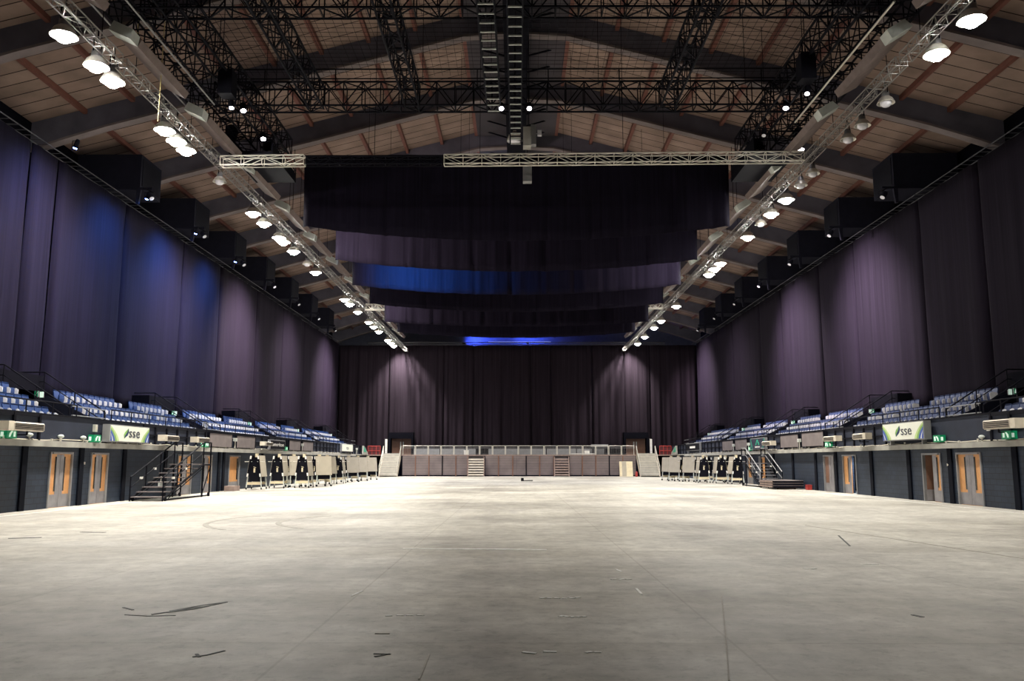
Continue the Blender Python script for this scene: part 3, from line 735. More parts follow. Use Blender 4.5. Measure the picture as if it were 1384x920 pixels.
# border drapes hanging across the roof
BORD = [(44.2, 11.5, 18.1, 14.25, .85), (52.0, 11.4, 17.6, 14.28, .8), (58.1, 11.5, 16.6, 13.95, .75), (65.2, 11.5, 16.2, 13.95, .7), (72.8, 11.5, 16.4, 13.75, .45), (81.0, 11.5, 16.6, 14.1, .6)]
bnm = ['nearest and largest', 'second', 'third, half lit blue', 'fourth', 'fifth', 'farthest']
for i, (y, hw, zt, zb, sg) in enumerate(BORD):
    rr = random.Random(i); seams = [2.2*k+rr.uniform(-.2, .2) for k in range(1, 11)]
    o = drape('border_drape', (-hw, y), (hw, y), zt, (lambda u, zb=zb, sg=sg: zb-sg*math.sin(PI*u)**.8), 'border' if i != 2 else 'border', '%s black border drape hanging across the roof' % bnm[i], 'curtain', 'black border drapes across the roof', amp=.05, fold=.9, dx=.15, seed=400+i, seams=seams, nz=8)
    MB().bar((-hw-.2, y, zt+.02), (hw+.2, y, zt+.02), .05, 6).build('batten', 'frame_dark', o)
    for x in (-8, -3, 3, 8): MB().bar((x, y, zt), (x, y, RZ-SL*abs(x)+1.2), .012, 4).build('suspension_cable', 'frame_dark', o)

# ------------------------------------------------------------------ trusses
def roofz(x): return RZ+1.25-SL*abs(x)-.03
def truss(name, p0, p1, w, h, bay, rc, rb, m, lab, cat='truss', group=None, ladder=False, hang=None, mb_m=None):
    p0 = Vector(p0); p1 = Vector(p1); d = (p1-p0); L = d.length; d.normalize(); side = d.cross(Vector((0, 0, 1))).normalized()*(w/2); upv = Vector((0, 0, h))
    t = thing(name, lab, cat, (p0+p1)/2, 0, group)
    ch = [-side, side] if h == 0 else [-side, side, -side+upv, side+upv]
    for c in ch: MB().bar(p0+c, p1+c, rc, 6).build('chord', m, t)
    br = MB(); n = max(2, round(L/bay))
    if ladder:
        for i in range(n+1):
            q = p0+d*(L*i/n); MB().bar(q-side, q+side, rb, 4).build('rung', mb_m or m, t)
            if h: MB().bar(q-side+upv, q+side+upv, rb*.7, 4).build('rung', 'frame_dark', t)
        if hang:
            for u in hang:
                q = p0+d*(L*u); MB().bar(q+upv, (q.x, q.y, roofz(q.x)), .015, 4).build('hoist_chain', 'frame_dark', t)
        return t
    P = lambda c, i: p0+c+d*(L*i/n)
    for i in range(n+1):
        br.bar(P(-side, i), P(side, i), rb)
        if h: br.bar(P(-side, i), P(-side+upv, i), rb).bar(P(side, i), P(side+upv, i), rb).bar(P(-side+upv, i), P(side+upv, i), rb)
    for i in range(n):
        j = i+1
        if not ladder:
            e, f = (i, j) if i % 2 else (j, i)
            br.bar(P(-side, e), P(side, f), rb)
            if h: br.bar(P(-side, e), P(-side+upv, f), rb).bar(P(side, e), P(side+upv, f), rb).bar(P(-side+upv, f), P(side+upv, e), rb)
    br.build('lattice', mb_m or m, t)
    if hang:
        for u in hang:
            q = p0+d*(L*u); z = roofz(q.x)
            if z > q.z+h: MB().bar(q+upv, (q.x, q.y, z), .015, 4).build('hoist_chain', 'frame_dark', t)
    return t
GZ = 15.0+EYE; GT = 1.05
# mother grid
for yy, nm in ((34.8, 'front'), (26.9, 'nearer')):
    truss('roof_truss', (-12.9, yy, GZ), (12.4, yy, GZ), .75, GT, .78, .045, .028, 'frame_dark', 'black box truss crossing the roof, %s cross member of the grid' % nm, 'truss', 'black roof grid', hang=[.1, .35, .65, .9])
t = thing('grid_handrail', 'double black handrail pipe running above the front cross truss', 'handrail', (0, 35.2, GZ+GT))
for z in (GZ+1.55, GZ+1.98): MB().bar((-12.6, 35.2, z), (12.2, 35.2, z), .03, 6).build('pipe', 'frame_dark', t)
for x in [-11+3.1*i for i in range(8)]: MB().bar((x, 35.2, GZ+GT), (x, 35.2, GZ+1.98), .025, 5).build('post', 'frame_dark', t)
longs = [(-13.3, 1.2, 18, 40.8, 'leftmost of the lengthwise'), (-11.6, .7, 18, 40.8, 'second lengthwise from the left of the'), (-8.6, .62, 18, 34.8, 'third lengthwise from the left of the'), (-4.45, .6, 18, 34.8, 'lengthwise left of centre of the'),
         (6.5, .62, 18, 34.8, 'lengthwise right of centre of the'), (11.3, .7, 18, 40.8, 'second lengthwise from right of the'), (13.0, 1.2, 18, 40.8, 'rightmost of the lengthwise')]
for x, w, a, b, nm in longs:
    truss('roof_truss', (x, a, GZ+.02), (x, b, GZ+.02), w, GT*.9, .9, .045, .026, 'frame_dark', 'black truss, %s roof grid' % nm, 'truss', 'black roof grid', ladder=False, hang=[.2, .6])
for x in (-13.95, -12.7): 
    t = thing('grid_pipe', 'bright edge pipe running lengthwise beside the %s left grid truss' % ('outer' if x < -13 else 'inner'), 'pipe', (x, 30, GZ-.15))
    MB().bar((x, 20, GZ-.15), (x, 38 if x < -13 else 34, GZ-.15), .035, 6).build('tube', 'greysteel', t)
    for y in (22, 26, 30, 33.5): MB().bar((x, y, GZ-.15), (x, y, GZ+.1), .02, 4).build('clamp', 'frame_dark', t)
t = thing('grid_pipe', 'bright edge pipe running lengthwise beside the right grid truss', 'pipe', (12.35, 30, GZ-.15)); MB().bar((12.35, 26, GZ-.15), (12.35, 36, GZ-.15), .04, 6).build('tube', 'alu', t)
for y in (27, 31, 35): MB().bar((12.35, y, GZ-.15), (12.35, y, GZ+.1), .02, 4).build('clamp', 'frame_dark', t)
truss('ladder_truss', (-1.05, 18, GZ-.2), (-.95, 34.6, GZ-.2), .56, .35, .62, .035, .034, 'frame_dark', 'bright ladder truss left of the ridge duct', 'truss', 'pale ladder trusses under the ridge', ladder=True, hang=[.3, .8], mb_m='pale')
truss('ladder_truss', (-.05, 18, GZ-.55), (-.02, 37.5, GZ-.55), .50, .35, .62, .035, .034, 'frame_dark', 'bright ladder truss directly under the ridge duct', 'truss', 'pale ladder trusses under the ridge', ladder=True, hang=[.3, .8], mb_m='pale')
# thin safety net stretched over the grid
net = MB(); r = .006; zn = GZ+GT+.35
for i in range(int(24/.34)+1): x = -12+i*.34; net.box(x-r, x+r, 20, 34.6, zn, zn+.01)
for i in range(int(14.6/.34)+1): y = 20+i*.34; net.box(-12, 12, y-r, y+r, zn+.01, zn+.02)
tag(net.build('safety_net', 'frame_dark'), 'fine dark safety net stretched over the black roof grid', 'net')
# silver cross truss
SZ = 13.42+EYE
truss('stage_truss', (-3.3, 37.4, SZ), (13.1, 37.4, SZ+.12), .40, .42, .85, .030, .018, 'alu', 'bright silver truss crossing the roof, right section before the nearest border drape', hang=[.1, .5, .9])
truss('stage_truss', (-9.6, 37.4, SZ), (-3.4, 37.4, SZ), .36, .34, .5, .026, .014, 'frame_dark', 'dark truss section left of the bright silver truss', hang=[.5])
truss('stage_truss', (-13.5, 37.4, SZ-.05), (-9.7, 37.4, SZ), .40, .42, .85, .030, .018, 'alu', 'short silver truss at the left end of the cross truss', hang=[.5])
truss('stage_truss', (-13.5, 75.2, 15.2), (-11.3, 75.2, 15.2), .5, .5, .5, .04, .025, 'alu', 'short silver truss stub far down the left lamp row', hang=[.5])
truss('stage_truss', (9.9, 75.2, 15.3), (13.1, 75.2, 15.3), .5, .5, .5, .04, .025, 'alu', 'short silver truss stub far down the right lamp row', hang=[.5])
truss('curtain_truss', (-18.5, YB-.5, TOPZ-.05), (18.5, YB-.5, TOPZ-.05), .3, .3, .7, .03, .018, 'rail', 'thin steel truss along the top of the end drapes')
for s, X in ((-1, CL+.25), (1, CR-.25)):
    for i in range(10):
        truss('curtain_truss', (X, 5+10*i, TOPZ), (X, 14.9+10*i, TOPZ), .55, 0, .6, .03, .018, 'rail', 'ladder rail on top of the %s drapes, %s section from the camera end' % (SD[s], ORD[i+1]), 'truss', 'ladder rails along the %s drapes' % SD[s], ladder=True)
# lamp-row trusses: sections end to end
XLt, XRt = -13.75, 13.35; LZ = 13.55+EYE
for s, x in ((-1, XLt), (1, XRt)):
    y = 20.0; i = 0
    while y < 98:
        i += 1
        truss('lighting_truss', (x, y+.1, LZ), (x, y+7.6, LZ), .4, .32, .62, .024, .013, 'rowtruss', 'silver lighting truss, %s section of the %s lamp row' % (ORD[i], SD[s]), 'truss', 'lighting truss sections of the %s lamp row' % SD[s], hang=[.15, .85])
        y += 7.8
    # long baffle boxes over the truss
    y = 20.6; i = 0
    while y < 98:
        i += 1; xx = x-s*.55; z = LZ+.55
        t = thing('light_baffle', 'long taupe baffle box over the %s lamp row, %s from the camera' % (SD[s], ORD[i]), 'baffle', (xx, y+2.4, z), 0, 'baffle boxes over the %s lamp row' % SD[s])
        mt = Matrix.Translation((xx, 0, z)) @ Matrix.Rotation(-s*.5, 4, 'Y')
        MB().box(-.42, .42, y, y+4.2, 0, .28, mt).build('casing', 'baffle', t)
        MB().prism([(-.42, -.05), (.42, .0), (.30, .34), (-.42, .30)], y-.55, y, mt).build('end_reflector', 'pale', t)
        MB().bar((xx, y+2, z+.1), (xx, y+2, RZ+1.22-SL*abs(xx)), .02, 4).build('suspension_rod', 'frame_dark', t)
        y += 6.5

# ------------------------------------------------------------------ lamps
def flood_parts(root, s, lit=True):
    """high-bay flood lamp, opening downwards and a little outwards"""
    mt = Matrix.Rotation(-s*.0, 4, 'Y')
    MB().lathe([(.06, .42), (.13, .40), (.14, .22), (.17, .18)], 14, mt).build('gear_housing', 'greysteel', root, recenter=False, smooth=True)
    MB().lathe([(.15, .20), (.24, .12), (.31, -.02), (.33, -.06), (.31, -.06), (.29, -.02), (.22, .10), (.13, .17)], 18, mt).build('reflector', 'alu', root, recenter=False, smooth=True)
    MB().lathe([(.02, .14), (.15, .10), (.21, -.02), (.20, -.12), (.12, -.19), (.02, -.21)], 16, mt).build('bulb', 'lamp' if lit else 'lampoff', root, recenter=False, smooth=True)
    MB().path([(0, -.2, .3), (0, -.2, .62), (0, .2, .62), (0, .2, .3)], .018, 5).path([(0, 0, .62), (0, 0, .95)], .02, 5).build('yoke', 'frame_dark', root, recenter=False)
LITL = [25.3, 27.4, 28.6, 33.1, 34.3, 35.4, 44.9, 46.9, 50.0, 51.0, 53.4, 59.5, 69.8, 72.0, 75.8, 81.6, 84.4, 87.6, 94.0, 96.4, 98.6]
LITR = [24.5, 26.7, 42.6, 45.2, 50.0, 56.9, 58.6, 60.4, 73.1, 81.0, 85.2, 91.6, 97.0]
OFFR = [30.6, 32.8, 34.3, 38.6, 40.3, 47.2]; OFFL = [39.6, 57.0]
LAMPW = 3700.0
def spot(name, loc, w, ang, col, target=None, blend=.4, r=.2):
    l = bpy.data.lights.new(name, 'SPOT'); l.energy = w; l.spot_size = math.radians(ang); l.spot_blend = blend; l.color = col; l.shadow_soft_size = r
    o = bpy.data.objects.new(name, l); C.objects.link(o); o.location = loc
    if target is not None: o.rotation_euler = (Vector(target)-Vector(loc)).to_track_quat('-Z', 'Y').to_euler()
    return o
for s, lit, off in ((-1, LITL, OFFL), (1, LITR, OFFR)):
    pl = thing('flood_lamp', 'x', 'lamp'); flood_parts(pl, s, True); po = thing('flood_lamp', 'x', 'lamp'); flood_parts(po, s, False)
    allp = sorted([(y, True) for y in lit]+[(y, False) for y in off]); first = {True: True, False: True}; num = {True: 0, False: 0}
    for y, on in allp:
        src = pl if on else po
        if first[on]: o = src; first[on] = False
        else: o = copy_tree(src)
        num[on] += 1
        x = (-14.35 if s < 0 else 13.95); z = 13.62+EYE
        o.location = (x, y, z-.2); o.scale = (1.3, 1.3, 1.3) if on else (1, 1, 1)  # lit lamps enlarged, their glow put into the size
        o['label'] = '%s lamp in the %s roof row, %s %s one from the camera' % ('glowing white' if on else 'unlit pale', SD[s], ORD[num[on]], 'lit' if on else 'unlit')
        o['group'] = '%s lamps of the %s roof row' % ('lit' if on else 'unlit', SD[s])
        if on:
            col = (1.0, .95, .84) if y < 60 else (1.0, .96, .88)
            g = spot('lamp_beam', (x, y, z-.6), LAMPW*((.62 if s < 0 else .95) if y < 40 else ((.72 if s < 0 else .9) if y < 62 else .88)), 118, col, (x-s*2.5, y, 0), .55, .25)
    for q in (False,): pass

# small fixtures in the grid
def fixture(loc, lab, tgt, m='lampsmall', sz=.13, cat='spotlight', name='spotlight', body='black', L=.42):
    t = thing(name, lab, cat, loc); d = (Vector(tgt)-Vector(loc)).normalized(); R = d.to_track_quat('Z', 'Y').to_matrix().to_4x4()
    MB().lathe([(sz*.7, -L), (sz, -L*.8), (sz, 0)], 12, R).build('body', body, t, recenter=False)
    MB().lathe([(sz*.9, 0), (sz*.9, .012), (sz*.5, .03)], 12, R).build('lens', m, t, recenter=False)
    MB().path([(-sz-.03, 0, -.1), (-sz-.03, 0, .35), (sz+.03, 0, .35), (sz+.03, 0, -.1)], .014, 4).build('yoke', 'frame_dark', t, recenter=False)
    return t
fixture((-11.6, 34.4, GZ-.25), 'small lit white spotlight under the left end of the front cross truss', (-9, 30, 5))
fixture((-11.7, 37.6, GZ-.25), 'small violet-white spotlight on the left grid truss before the cradle', (-9, 32, 5))
fixture((11.5, 34.6, GZ-.1), 'small lit white spotlight under the right end of the front cross truss', (9, 30, 5))
fixture((10.6, 34.9, GZ-1.2), 'small white spotlight below right end of the front cross truss', (8, 30, 5), 'lampoff', .1)
fixture((-.62, 34.0, GZ-.35), 'small lit spotlight under the pale ladder truss, left of centre', (-.5, 24, 4), sz=.11)
fixture((.55, 34.0, GZ-.35), 'small lit spotlight under the pale ladder truss, right of centre', (.5, 24, 4), sz=.11)
# followspots
for s, x, y, z in ((-1, -14.05, 40.1, 17.6), (1, 13.75, 39.6, 17.2)):
    t = thing('follow_spot', 'black follow spot with pale lens hanging from the %s end of the roof grid' % SD[s], 'follow spot', (x, y, z))
    MB().lathe([(.2, .55), (.26, .45), (.26, -.1), (.2, -.2), (.2, -.5)], 14).build('barrel', 'black', t, recenter=False)
    MB().lathe([(.19, -.5), (.19, -.53), (.1, -.56)], 14).build('lens', 'lampsmall', t, recenter=False)
    MB().path([(-.3, 0, .1), (-.3, 0, .8), (.3, 0, .8), (.3, 0, .1)], .025, 5).build('yoke', 'frame_dark', t, recenter=False)
    MB().bar((0, 0, .8), (0, 0, 1.3), .03, 5).build('drop_arm', 'frame_dark', t, recenter=False)
    MB().bar((0, 0, .6), (-s*1.0, -1.4, 1.2), .03, 5).build('stay', 'steel', t, recenter=False)
# operator cradles
for s, x in ((-1, -12.3), (1, 12.0)):
    y0, y1 = 37.75, 41.9; z = GZ-.9
    t = thing('spot_cradle', 'black operator cradle slung under the %s end of the roof grid' % SD[s], 'platform', (x, (y0+y1)/2, z))
    MB().box(x-1.0, x+1.0, y0, y1, z, z+.12).build('deck', 'black', t)
    MB().box(x-1.0, x-.94, y0, y1, z+.12, z+.8).box(x+.94, x+1.0, y0, y1, z+.12, z+.5).build('side_sheet', 'black', t)
    gm = MB()
    for zz in (z+.6, z+1.05): gm.path([(x-1, y0, zz), (x+1, y0, zz), (x+1, y1, zz), (x-1, y1, zz), (x-1, y0, zz)], .025, 4)
    gm.build('guard_rail', 'frame_dark', t)
    for a, b in ((x-1, y0), (x+1, y0), (x-1, y1), (x+1, y1)): MB().bar((a, b, z), (a, b, GZ+.1), .03, 4).build('hanger', 'frame_dark', t)
    for dy in (.8, 2.6):
        ch = thing('cradle_chair', 'black operator chair in the %s cradle, %s one' % (SD[s], 'nearer' if dy < 1 else 'farther'), 'chair', (x+s*-.5, y0+dy, z+.125))
        MB().box(-.22, .22, -.22, .22, .4, .46).build('seat', 'black', ch, recenter=False); MB().box(-.22, .22, .18, .24, .46, .95).build('backrest', 'black', ch, recenter=False)
        MB().bar((0, 0, 0), (0, 0, .4), .04, 6).build('pedestal', 'frame_dark', ch, recenter=False)
# hanging speaker boxes inside the grid
for s, x, y in ((-1, -11.3, 31.5), (1, 10.9, 30.3)):
    z = GZ-.9
    t = thing('hanging_speaker', 'black slim speaker box hung inside the %s part of roof grid' % SD[s], 'speaker', (x, y, z))
    MB().box(-.28, .28, -.3, .3, 0, 1.0).build('cabinet', 'black', t, recenter=False)
    MB().box(-.25, .25, -.31, -.3, .05, .95).build('grille', 'frame_dark', t, recenter=False)
    MB().path([(0, 0, 1.0), (0, 0, 1.3)], .03, 5).build('hanger', 'frame_dark', t, recenter=False)
    fixture((x+.1, y+.3, z-.35), 'small bright lamp below the hanging speaker, %s side' % SD[s], (x*.8, y-4, 4), sz=.1)
# things hanging at the ridge
t = thing('dome_lamp', 'large silver dome lamp hanging under the ridge in the centre', 'lamp', (-.08, 40.0, 17.3))
MB().lathe([(.38, 0), (.36, .12), (.28, .32), (.12, .42), (.08, .55)], 18).build('dome', 'alu', t, recenter=False, smooth=True)
MB().lathe([(.34, -.02), (.2, -.08), (.02, -.1)], 18).build('lens', 'lampoff', t, recenter=False, smooth=True)
MB().bar((0, 0, .55), (0, 0, 5.7), .03, 5).build('stem', 'frame_dark', t, recenter=False)
t = thing('projector_box', 'pale grey cabinet hanging beside the silver dome lamp', 'cabinet', (.62, 39.8, 16.9))
MB().box(-.28, .1, -.3, .3, 0, .95).build('casing', 'ledge', t, recenter=False); MB().box(.1, .35, -.2, .2, .1, 1.1).build('side_unit', 'greysteel', t, recenter=False)
MB().box(.42, .62, -.1, .1, .6, .85).bar((.3, 0, .7), (.45, 0, .7), .02).build('bracket_lamp', 'lampoff', t, recenter=False); MB().bar((0, 0, .95), (0, 0, 6.1), .025, 5).build('stem', 'frame_dark', t, recenter=False)
t = thing('grey_cabinet', 'small grey cabinet hanging in front of the nearest border drape', 'cabinet', (.55, 40.6, 15.4))
MB().box(-.22, .22, -.2, .2, 0, .75).build('casing', 'greysteel', t, recenter=False); MB().bar((0, 0, .75), (0, 0, 7.8), .02, 4).build('stem', 'frame_dark', t, recenter=False)
# ropes
t = thing('rope', 'thin pale rope hanging beside the nearest left lamps', 'rope', (-13.0, 29.5, 15.0)); MB().bar((-13.05, 29.5, 14.0), (-12.9, 29.3, 21.4), .015, 5).build('strand', 'cable', t)
t = thing('rope', 'short pale rope hanging from the left grid truss', 'rope', (-13.9, 29.3, 17.0)); MB().bar((-13.9, 29.3, 16.6), (-13.9, 29.3, 18.2), .03, 5).build('strand', 'cable', t)
# ceiling units by the side walls
for s in (-1, 1):
    for i, y in enumerate([44.4+7.8*k for k in range(7)]):
        xa = s*20.4; xb = s*23.9; x0, x1 = sorted((xa, xb)); z0 = 16.4; z1 = 18.3
        t = thing('roof_unit', 'bulky dark ventilation unit under the %s roof edge, %s from the camera' % (SD[s], ORD[i+1]), 'ventilation unit', ((x0+x1)/2, y+1.2, z0), 0, 'ventilation units under the %s roof edge' % SD[s])
        MB().box(x0, x1, y, y+2.6, z0, z1).build('casing', 'plant', t)
        MB().box(*sorted((xa-s*.03, xa)), y+.2, y+2.4, z0+.2, z1-.2).build('grille', 'frame_dark', t)
        MB().prism([(xa-s*.7, z0-.12), (xb, z0-.12), (xb, z0), (xa-s*.7, z0)], y-.1, y+.1).prism([(xa-s*.0, z0-.9), (xa+s*.15, z0-.9), (xa+s*.15, z0), (xa-s*.1, z0)], y-.08, y+.08).build('bracket', 'plant', t)
        u = fixture((xa-s*.9, y-.5, z0-.75), 'small dark projector lamp below the %s roof unit, %s from the camera' % (SD[s], ORD[i+1]), (s*10, y-5, 3), 'lampoff', .14, body='plant')
        MB().bar((0, 0, .35), (s*.5, .4, .68), .03, 4).build('arm', 'frame_dark', u, recenter=False)

# ------------------------------------------------------------------ end platform
plat = struct('trim_end_platform', MB().box(-17.5, 18.2, YS, 112.7, 0, LEDGE-.06), 'tier')
MB().box(-17.5, 18.2, YS-.08, YS+.25, LEDGE-.12, LEDGE).build('deck_edge', 'step', plat)
px_edges = [545, 563, 581, 599, 617, 633, 655.5, 674, 693, 711, 729, 748, 768.5, 786, 804, 822, 840, 858]
def sx(p): return (p-698)/1150*YS
fx = [sx(p) for p in px_edges]
gi = 0
for i, (a, b) in enumerate(zip(fx[:-1], fx[1:])):
    stp = i in (5, 11)
    if not stp:
        MB().box(a+.06, b-.06, YS-.14, YS-.02, .16, LEDGE-.14).build('fascia_panel', 'fascia', plat)
    MB().box(a-.06, a+.06, YS-.2, YS-.02, .05, LEDGE-.12).build('fascia_post', 'brownwood' if i % 3 else 'frame_dark', plat)
    if stp:
        t = thing('wooden_steps', 'closed wooden steps set into the platform front, %s flight' % ('left' if i == 5 else 'right'), 'steps', ((a+b)/2, YS-.6, 0))
        for k in range(8):
            z = .14+k*.29; MB().box(a+.1, b-.1, YS-.95+k*.1, YS-.2, z-.02, z+.13).build('tread', 'stepw' if i == 5 else 'step', t)
        for x in (a+.06, b-.06): MB().prism([(YS-1.0, 0), (YS-.2, 0), (YS-.2, 2.3), (YS-.35, 2.3)], x-.04, x+.04, axis='x').build('stringer', 'step', t)
        MB().box(a+.1, b-.1, YS-.25, YS-.21, .1, LEDGE-.15).build('back_board', 'board', t)
# guard rail along the platform, module by module
mods = [sx(545)+i*(sx(856)-sx(545))/18 for i in range(19)]
for i, (a, b) in enumerate(zip(mods[:-1], mods[1:])):
    t = thing('guard_rail', 'grey steel guard rail module on the end platform, %s from its left end' % ORD[i+1], 'guard rail', ((a+b)/2, YS+.05, LEDGE), 0, 'guard rail modules along the end platform')
    y = YS+.05
    MB().bar((a+.02, y, LEDGE+1.02), (b-.02, y, LEDGE+1.02), .035, 6).build('top_rail', 'alu', t)
    MB().bar((a+.02, y, LEDGE+.80), (b-.02, y, LEDGE+.80), .022, 5).build('mid_rail', 'greysteel', t)
    for x in (a+.05, b-.05): MB().bar((x, y, LEDGE), (x, y, LEDGE+1.02), .04, 6).build('post', 'alu', t)
    im = MB()
    for k in range(1, 8): x = a+(b-a)*k/8; im.bar((x, y, LEDGE+.08), (x, y, LEDGE+.8), .012, 4)
    im.bar((a+.05, y, LEDGE+.1), (b-.05, y, LEDGE+.1), .015, 4).build('infill_bars', 'greysteel', t)
# low grey wall units on the platform behind the rail
gx = [-12.4, -9.2, -6.1, -3.4, .3, 3.6, 7.2, 10.6]
for i, (a, b) in enumerate(zip(gx[:-1], gx[1:])):
    if i == 2:
        t = thing('low_screen', 'narrow grey screen stub behind the rail, left of the white box', 'screen', ((a+b)/2, 103, LEDGE-.06)); a2, b2 = a, a+1.2
    else:
        t = thing('low_screen', 'low grey screen on the end platform behind the rail, %s from the left' % ORD[i+1], 'screen', ((a+b)/2, 103, LEDGE-.06)); a2, b2 = a+.05, b-.05
    MB().box(a2, b2, 102.95, 103.05, LEDGE-.06, LEDGE+.72).build('panel', 'greysteel', t)
    for x in (a2+.2, b2-.2): MB().box(x-.05, x+.05, 102.8, 103.2, LEDGE-.06, LEDGE).build('foot', 'frame_dark', t)
t = thing('storage_box', 'small white box behind the rail near the left wooden steps', 'box', (-5.9, 101.6, LEDGE-.06)); MB().box(-6.2, -5.65, 101.4, 101.9, LEDGE-.06, LEDGE+.5).build('carton', 'white', t); MB().box(-6.23, -5.62, 101.38, 101.92, LEDGE+.44, LEDGE+.53).build('lid', 'white', t)
t = thing('storage_box', 'small white box on the platform right of the right wooden steps', 'box', (8.4, 101.6, LEDGE-.06)); MB().box(8.05, 8.65, 101.4, 101.9, LEDGE-.06, LEDGE+.45).build('carton', 'white', t); MB().box(8.02, 8.68, 101.38, 101.92, LEDGE+.40, LEDGE+.48).build('lid', 'white', t)
t = thing('folded_table', 'long pale folded table lying on the platform right of centre', 'table', (7.8, 101, LEDGE-.06)); MB().box(6.4, 9.2, 100.8, 101.3, LEDGE+.04, LEDGE+.16).build('tabletop', 'white', t)
for x in (6.7, 8.9): MB().box(x-.1, x+.1, 100.8, 101.3, LEDGE-.06, LEDGE+.04).build('leg', 'greysteel', t)
t = thing('equipment_case', 'flat grey case on a trolley above the rail, right of centre', 'case', (9.9, 102.2, LEDGE-.06)); MB().box(8.9, 10.9, 101.9, 102.5, LEDGE+.95, LEDGE+1.22).build('case_body', 'greysteel', t)
for x in (9.1, 10.7): MB().box(x-.05, x+.05, 101.95, 102.45, LEDGE-.06, LEDGE+.95).build('trolley_leg', 'frame_dark', t)
# end-wall door portals
for s in (-1, 1):
    c = -14.0 if s < 0 else 14.5; y = 104.9
    pm = MB().box(c-1.5, c+1.5, y-1.2, y, 4.5, 5.2).box(c-1.5, c-1.25, y-1.2, y, LEDGE-.06, 4.5).box(c+1.25, c+1.5, y-1.2, y, LEDGE-.06, 4.5)
    struct('trim_end_portal_%s' % SD[s], pm, 'outer')
    d = thing('door_%d' % (20 if s < 0 else 21), None, None, (c, y-.1, LEDGE-.06)); d['kind'] = 'structure'
    for k in ('label', 'category'): 
        if k in d: del d[k]
    for q in (-1, 1):
        l = MB().box(c+min(q*.02, q*1.22), c+max(q*.02, q*1.22), y-.12, y-.06, LEDGE-.06, 4.45).build('door_leaf', 'brownwood', d)
        MB().box(c+q*.16-.07, c+q*.16+.07, y-.14, y-.12, 3.3, 4.1).build('vision_panel', 'pale', l)
    p = c-1.75 if s < 0 else c+1.75
    t = thing('white_post', 'slim white post beside the brown doors on the %s of the end platform' % SD[s], 'post', (p, 103.6, LEDGE-.06)); MB().box(p-.13, p+.13, 103.5, 103.7, LEDGE-.06, 4.4).build('shaft', 'white', t); MB().box(p-.18, p+.18, 103.45, 103.75, LEDGE-.06, LEDGE+.05).build('base_plate', 'pale', t)
    # red guard rail
    a, b = (-17.4, -15.95) if s < 0 else (16.75, 18.1)
    t = thing('guard_rail', 'red guard rail beside the %s end stairs' % SD[s], 'guard rail', ((a+b)/2, YS+.1, LEDGE-.06))
    for z in (LEDGE+.45, LEDGE+1.0): MB().bar((a, YS+.1, z), (b, YS+.1, z), .04, 6).build('rail', 'red', t)
    for k in range(4): x = a+(b-a)*k/3; MB().bar((x, YS+.1, LEDGE-.06), (x, YS+.1, LEDGE+1.0), .035, 6).build('post', 'red', t)
    MB().box(a+.05, b-.05, YS+.15, YS+.17, LEDGE, LEDGE+.95).build('mesh_panel', mat('dark_red_mesh', (.10, .02, .025), .7), t)
    # end stairs
    xa, xb = (-15.55, -13.5) if s < 0 else (14.0, 16.2)
    t = thing('end_stairs', 'pale metal stairs up to the %s end of the platform' % SD[s], 'stairs', ((xa+xb)/2, 98, 0)); n = 13
    for k in range(n):
        z = (k+1)*LEDGE/n; yy = 97.2+k*.24
        MB().box(xa, xb, yy, yy+.30, z-.05, z).build('tread', 'stepw', t)
        MB().box(xa+.04, xb-.04, yy+.22, yy+.24, z-.05, z+.16).build('riser', 'ledge', t)
    for x in (xa, xb):
        MB().prism([(97.15, 0), (97.5, 0), (YS, 2.1), (YS, LEDGE), (97.15, .25)], x-.03, x+.03, axis='x').build('stringer', 'stepw', t)
        h = thing('stair_rail', None, None, (0, 0, 0)); h.location = -wloc(t); 
        for k in ('label', 'category'):
            if k in h: del h[k]
        h.location = (0, 0, 0); h.parent = t
        MB().path([(x, 97.25, 1.15), (x, YS, LEDGE+1.0)], .04, 6).build('handrail', 'alu', h)
        MB().path([(x, 97.25, .62), (x, YS, LEDGE+.5)], .025, 5).build('lower_rail', 'alu', h)
        for f in (0, .5, 1): yy = 97.25+f*(YS-97.25); MB().bar((x, yy, f*LEDGE*.98), (x, yy, 1.15+f*(LEDGE-.15)), .035, 6).build('post', 'alu', h)
struct('wall_end_left', MB().box(-17.5, -15.6, YS, YS+.2, 0, LEDGE-.06), 'pier'); struct('wall_end_right', MB().box(16.3, 18.2, YS, YS+.2, 0, LEDGE-.06), 'pier')
# leaning plywood boards
t = thing('plywood_sheet', 'pale plywood sheet leaning on the platform front, right side', 'sheet', (12.7, 99.6, 0))
mt = Matrix.Translation((12.68, 99.5, 0)) @ Matrix.Rotation(-.2, 4, 'X')
MB().box(-.75, .78, -.02, .02, 0, 1.75, mt).build('board', 'plank', t); MB().box(-.45, .05, -.025, -.02, .02, 1.73, mt).build('pale_strip', 'tan', t)
t = thing('fire_extinguisher', 'small red fire extinguisher at the foot of the right end stairs', 'fire extinguisher', (13.6, 97.6, 0)); MB().lathe([(.13, 0), (.14, .04), (.14, .46), (.08, .56), (.04, .6)], 12).build('cylinder', 'red', t, recenter=False, smooth=True); MB().box(-.05, .05, -.03, .1, .6, .68).build('valve', 'black', t, recenter=False)
t = thing('floor_tool', 'small dark tool lying on the bright floor before the platform', 'tool', (.9, 76.3, 0)); MB().bar((-.4, 0, .05), (.55, .1, .05), .04, 6).build('shaft', 'black', t, recenter=False); MB().box(-.5, -.25, -.1, .1, 0, .28).build('head', 'black', t, recenter=False)

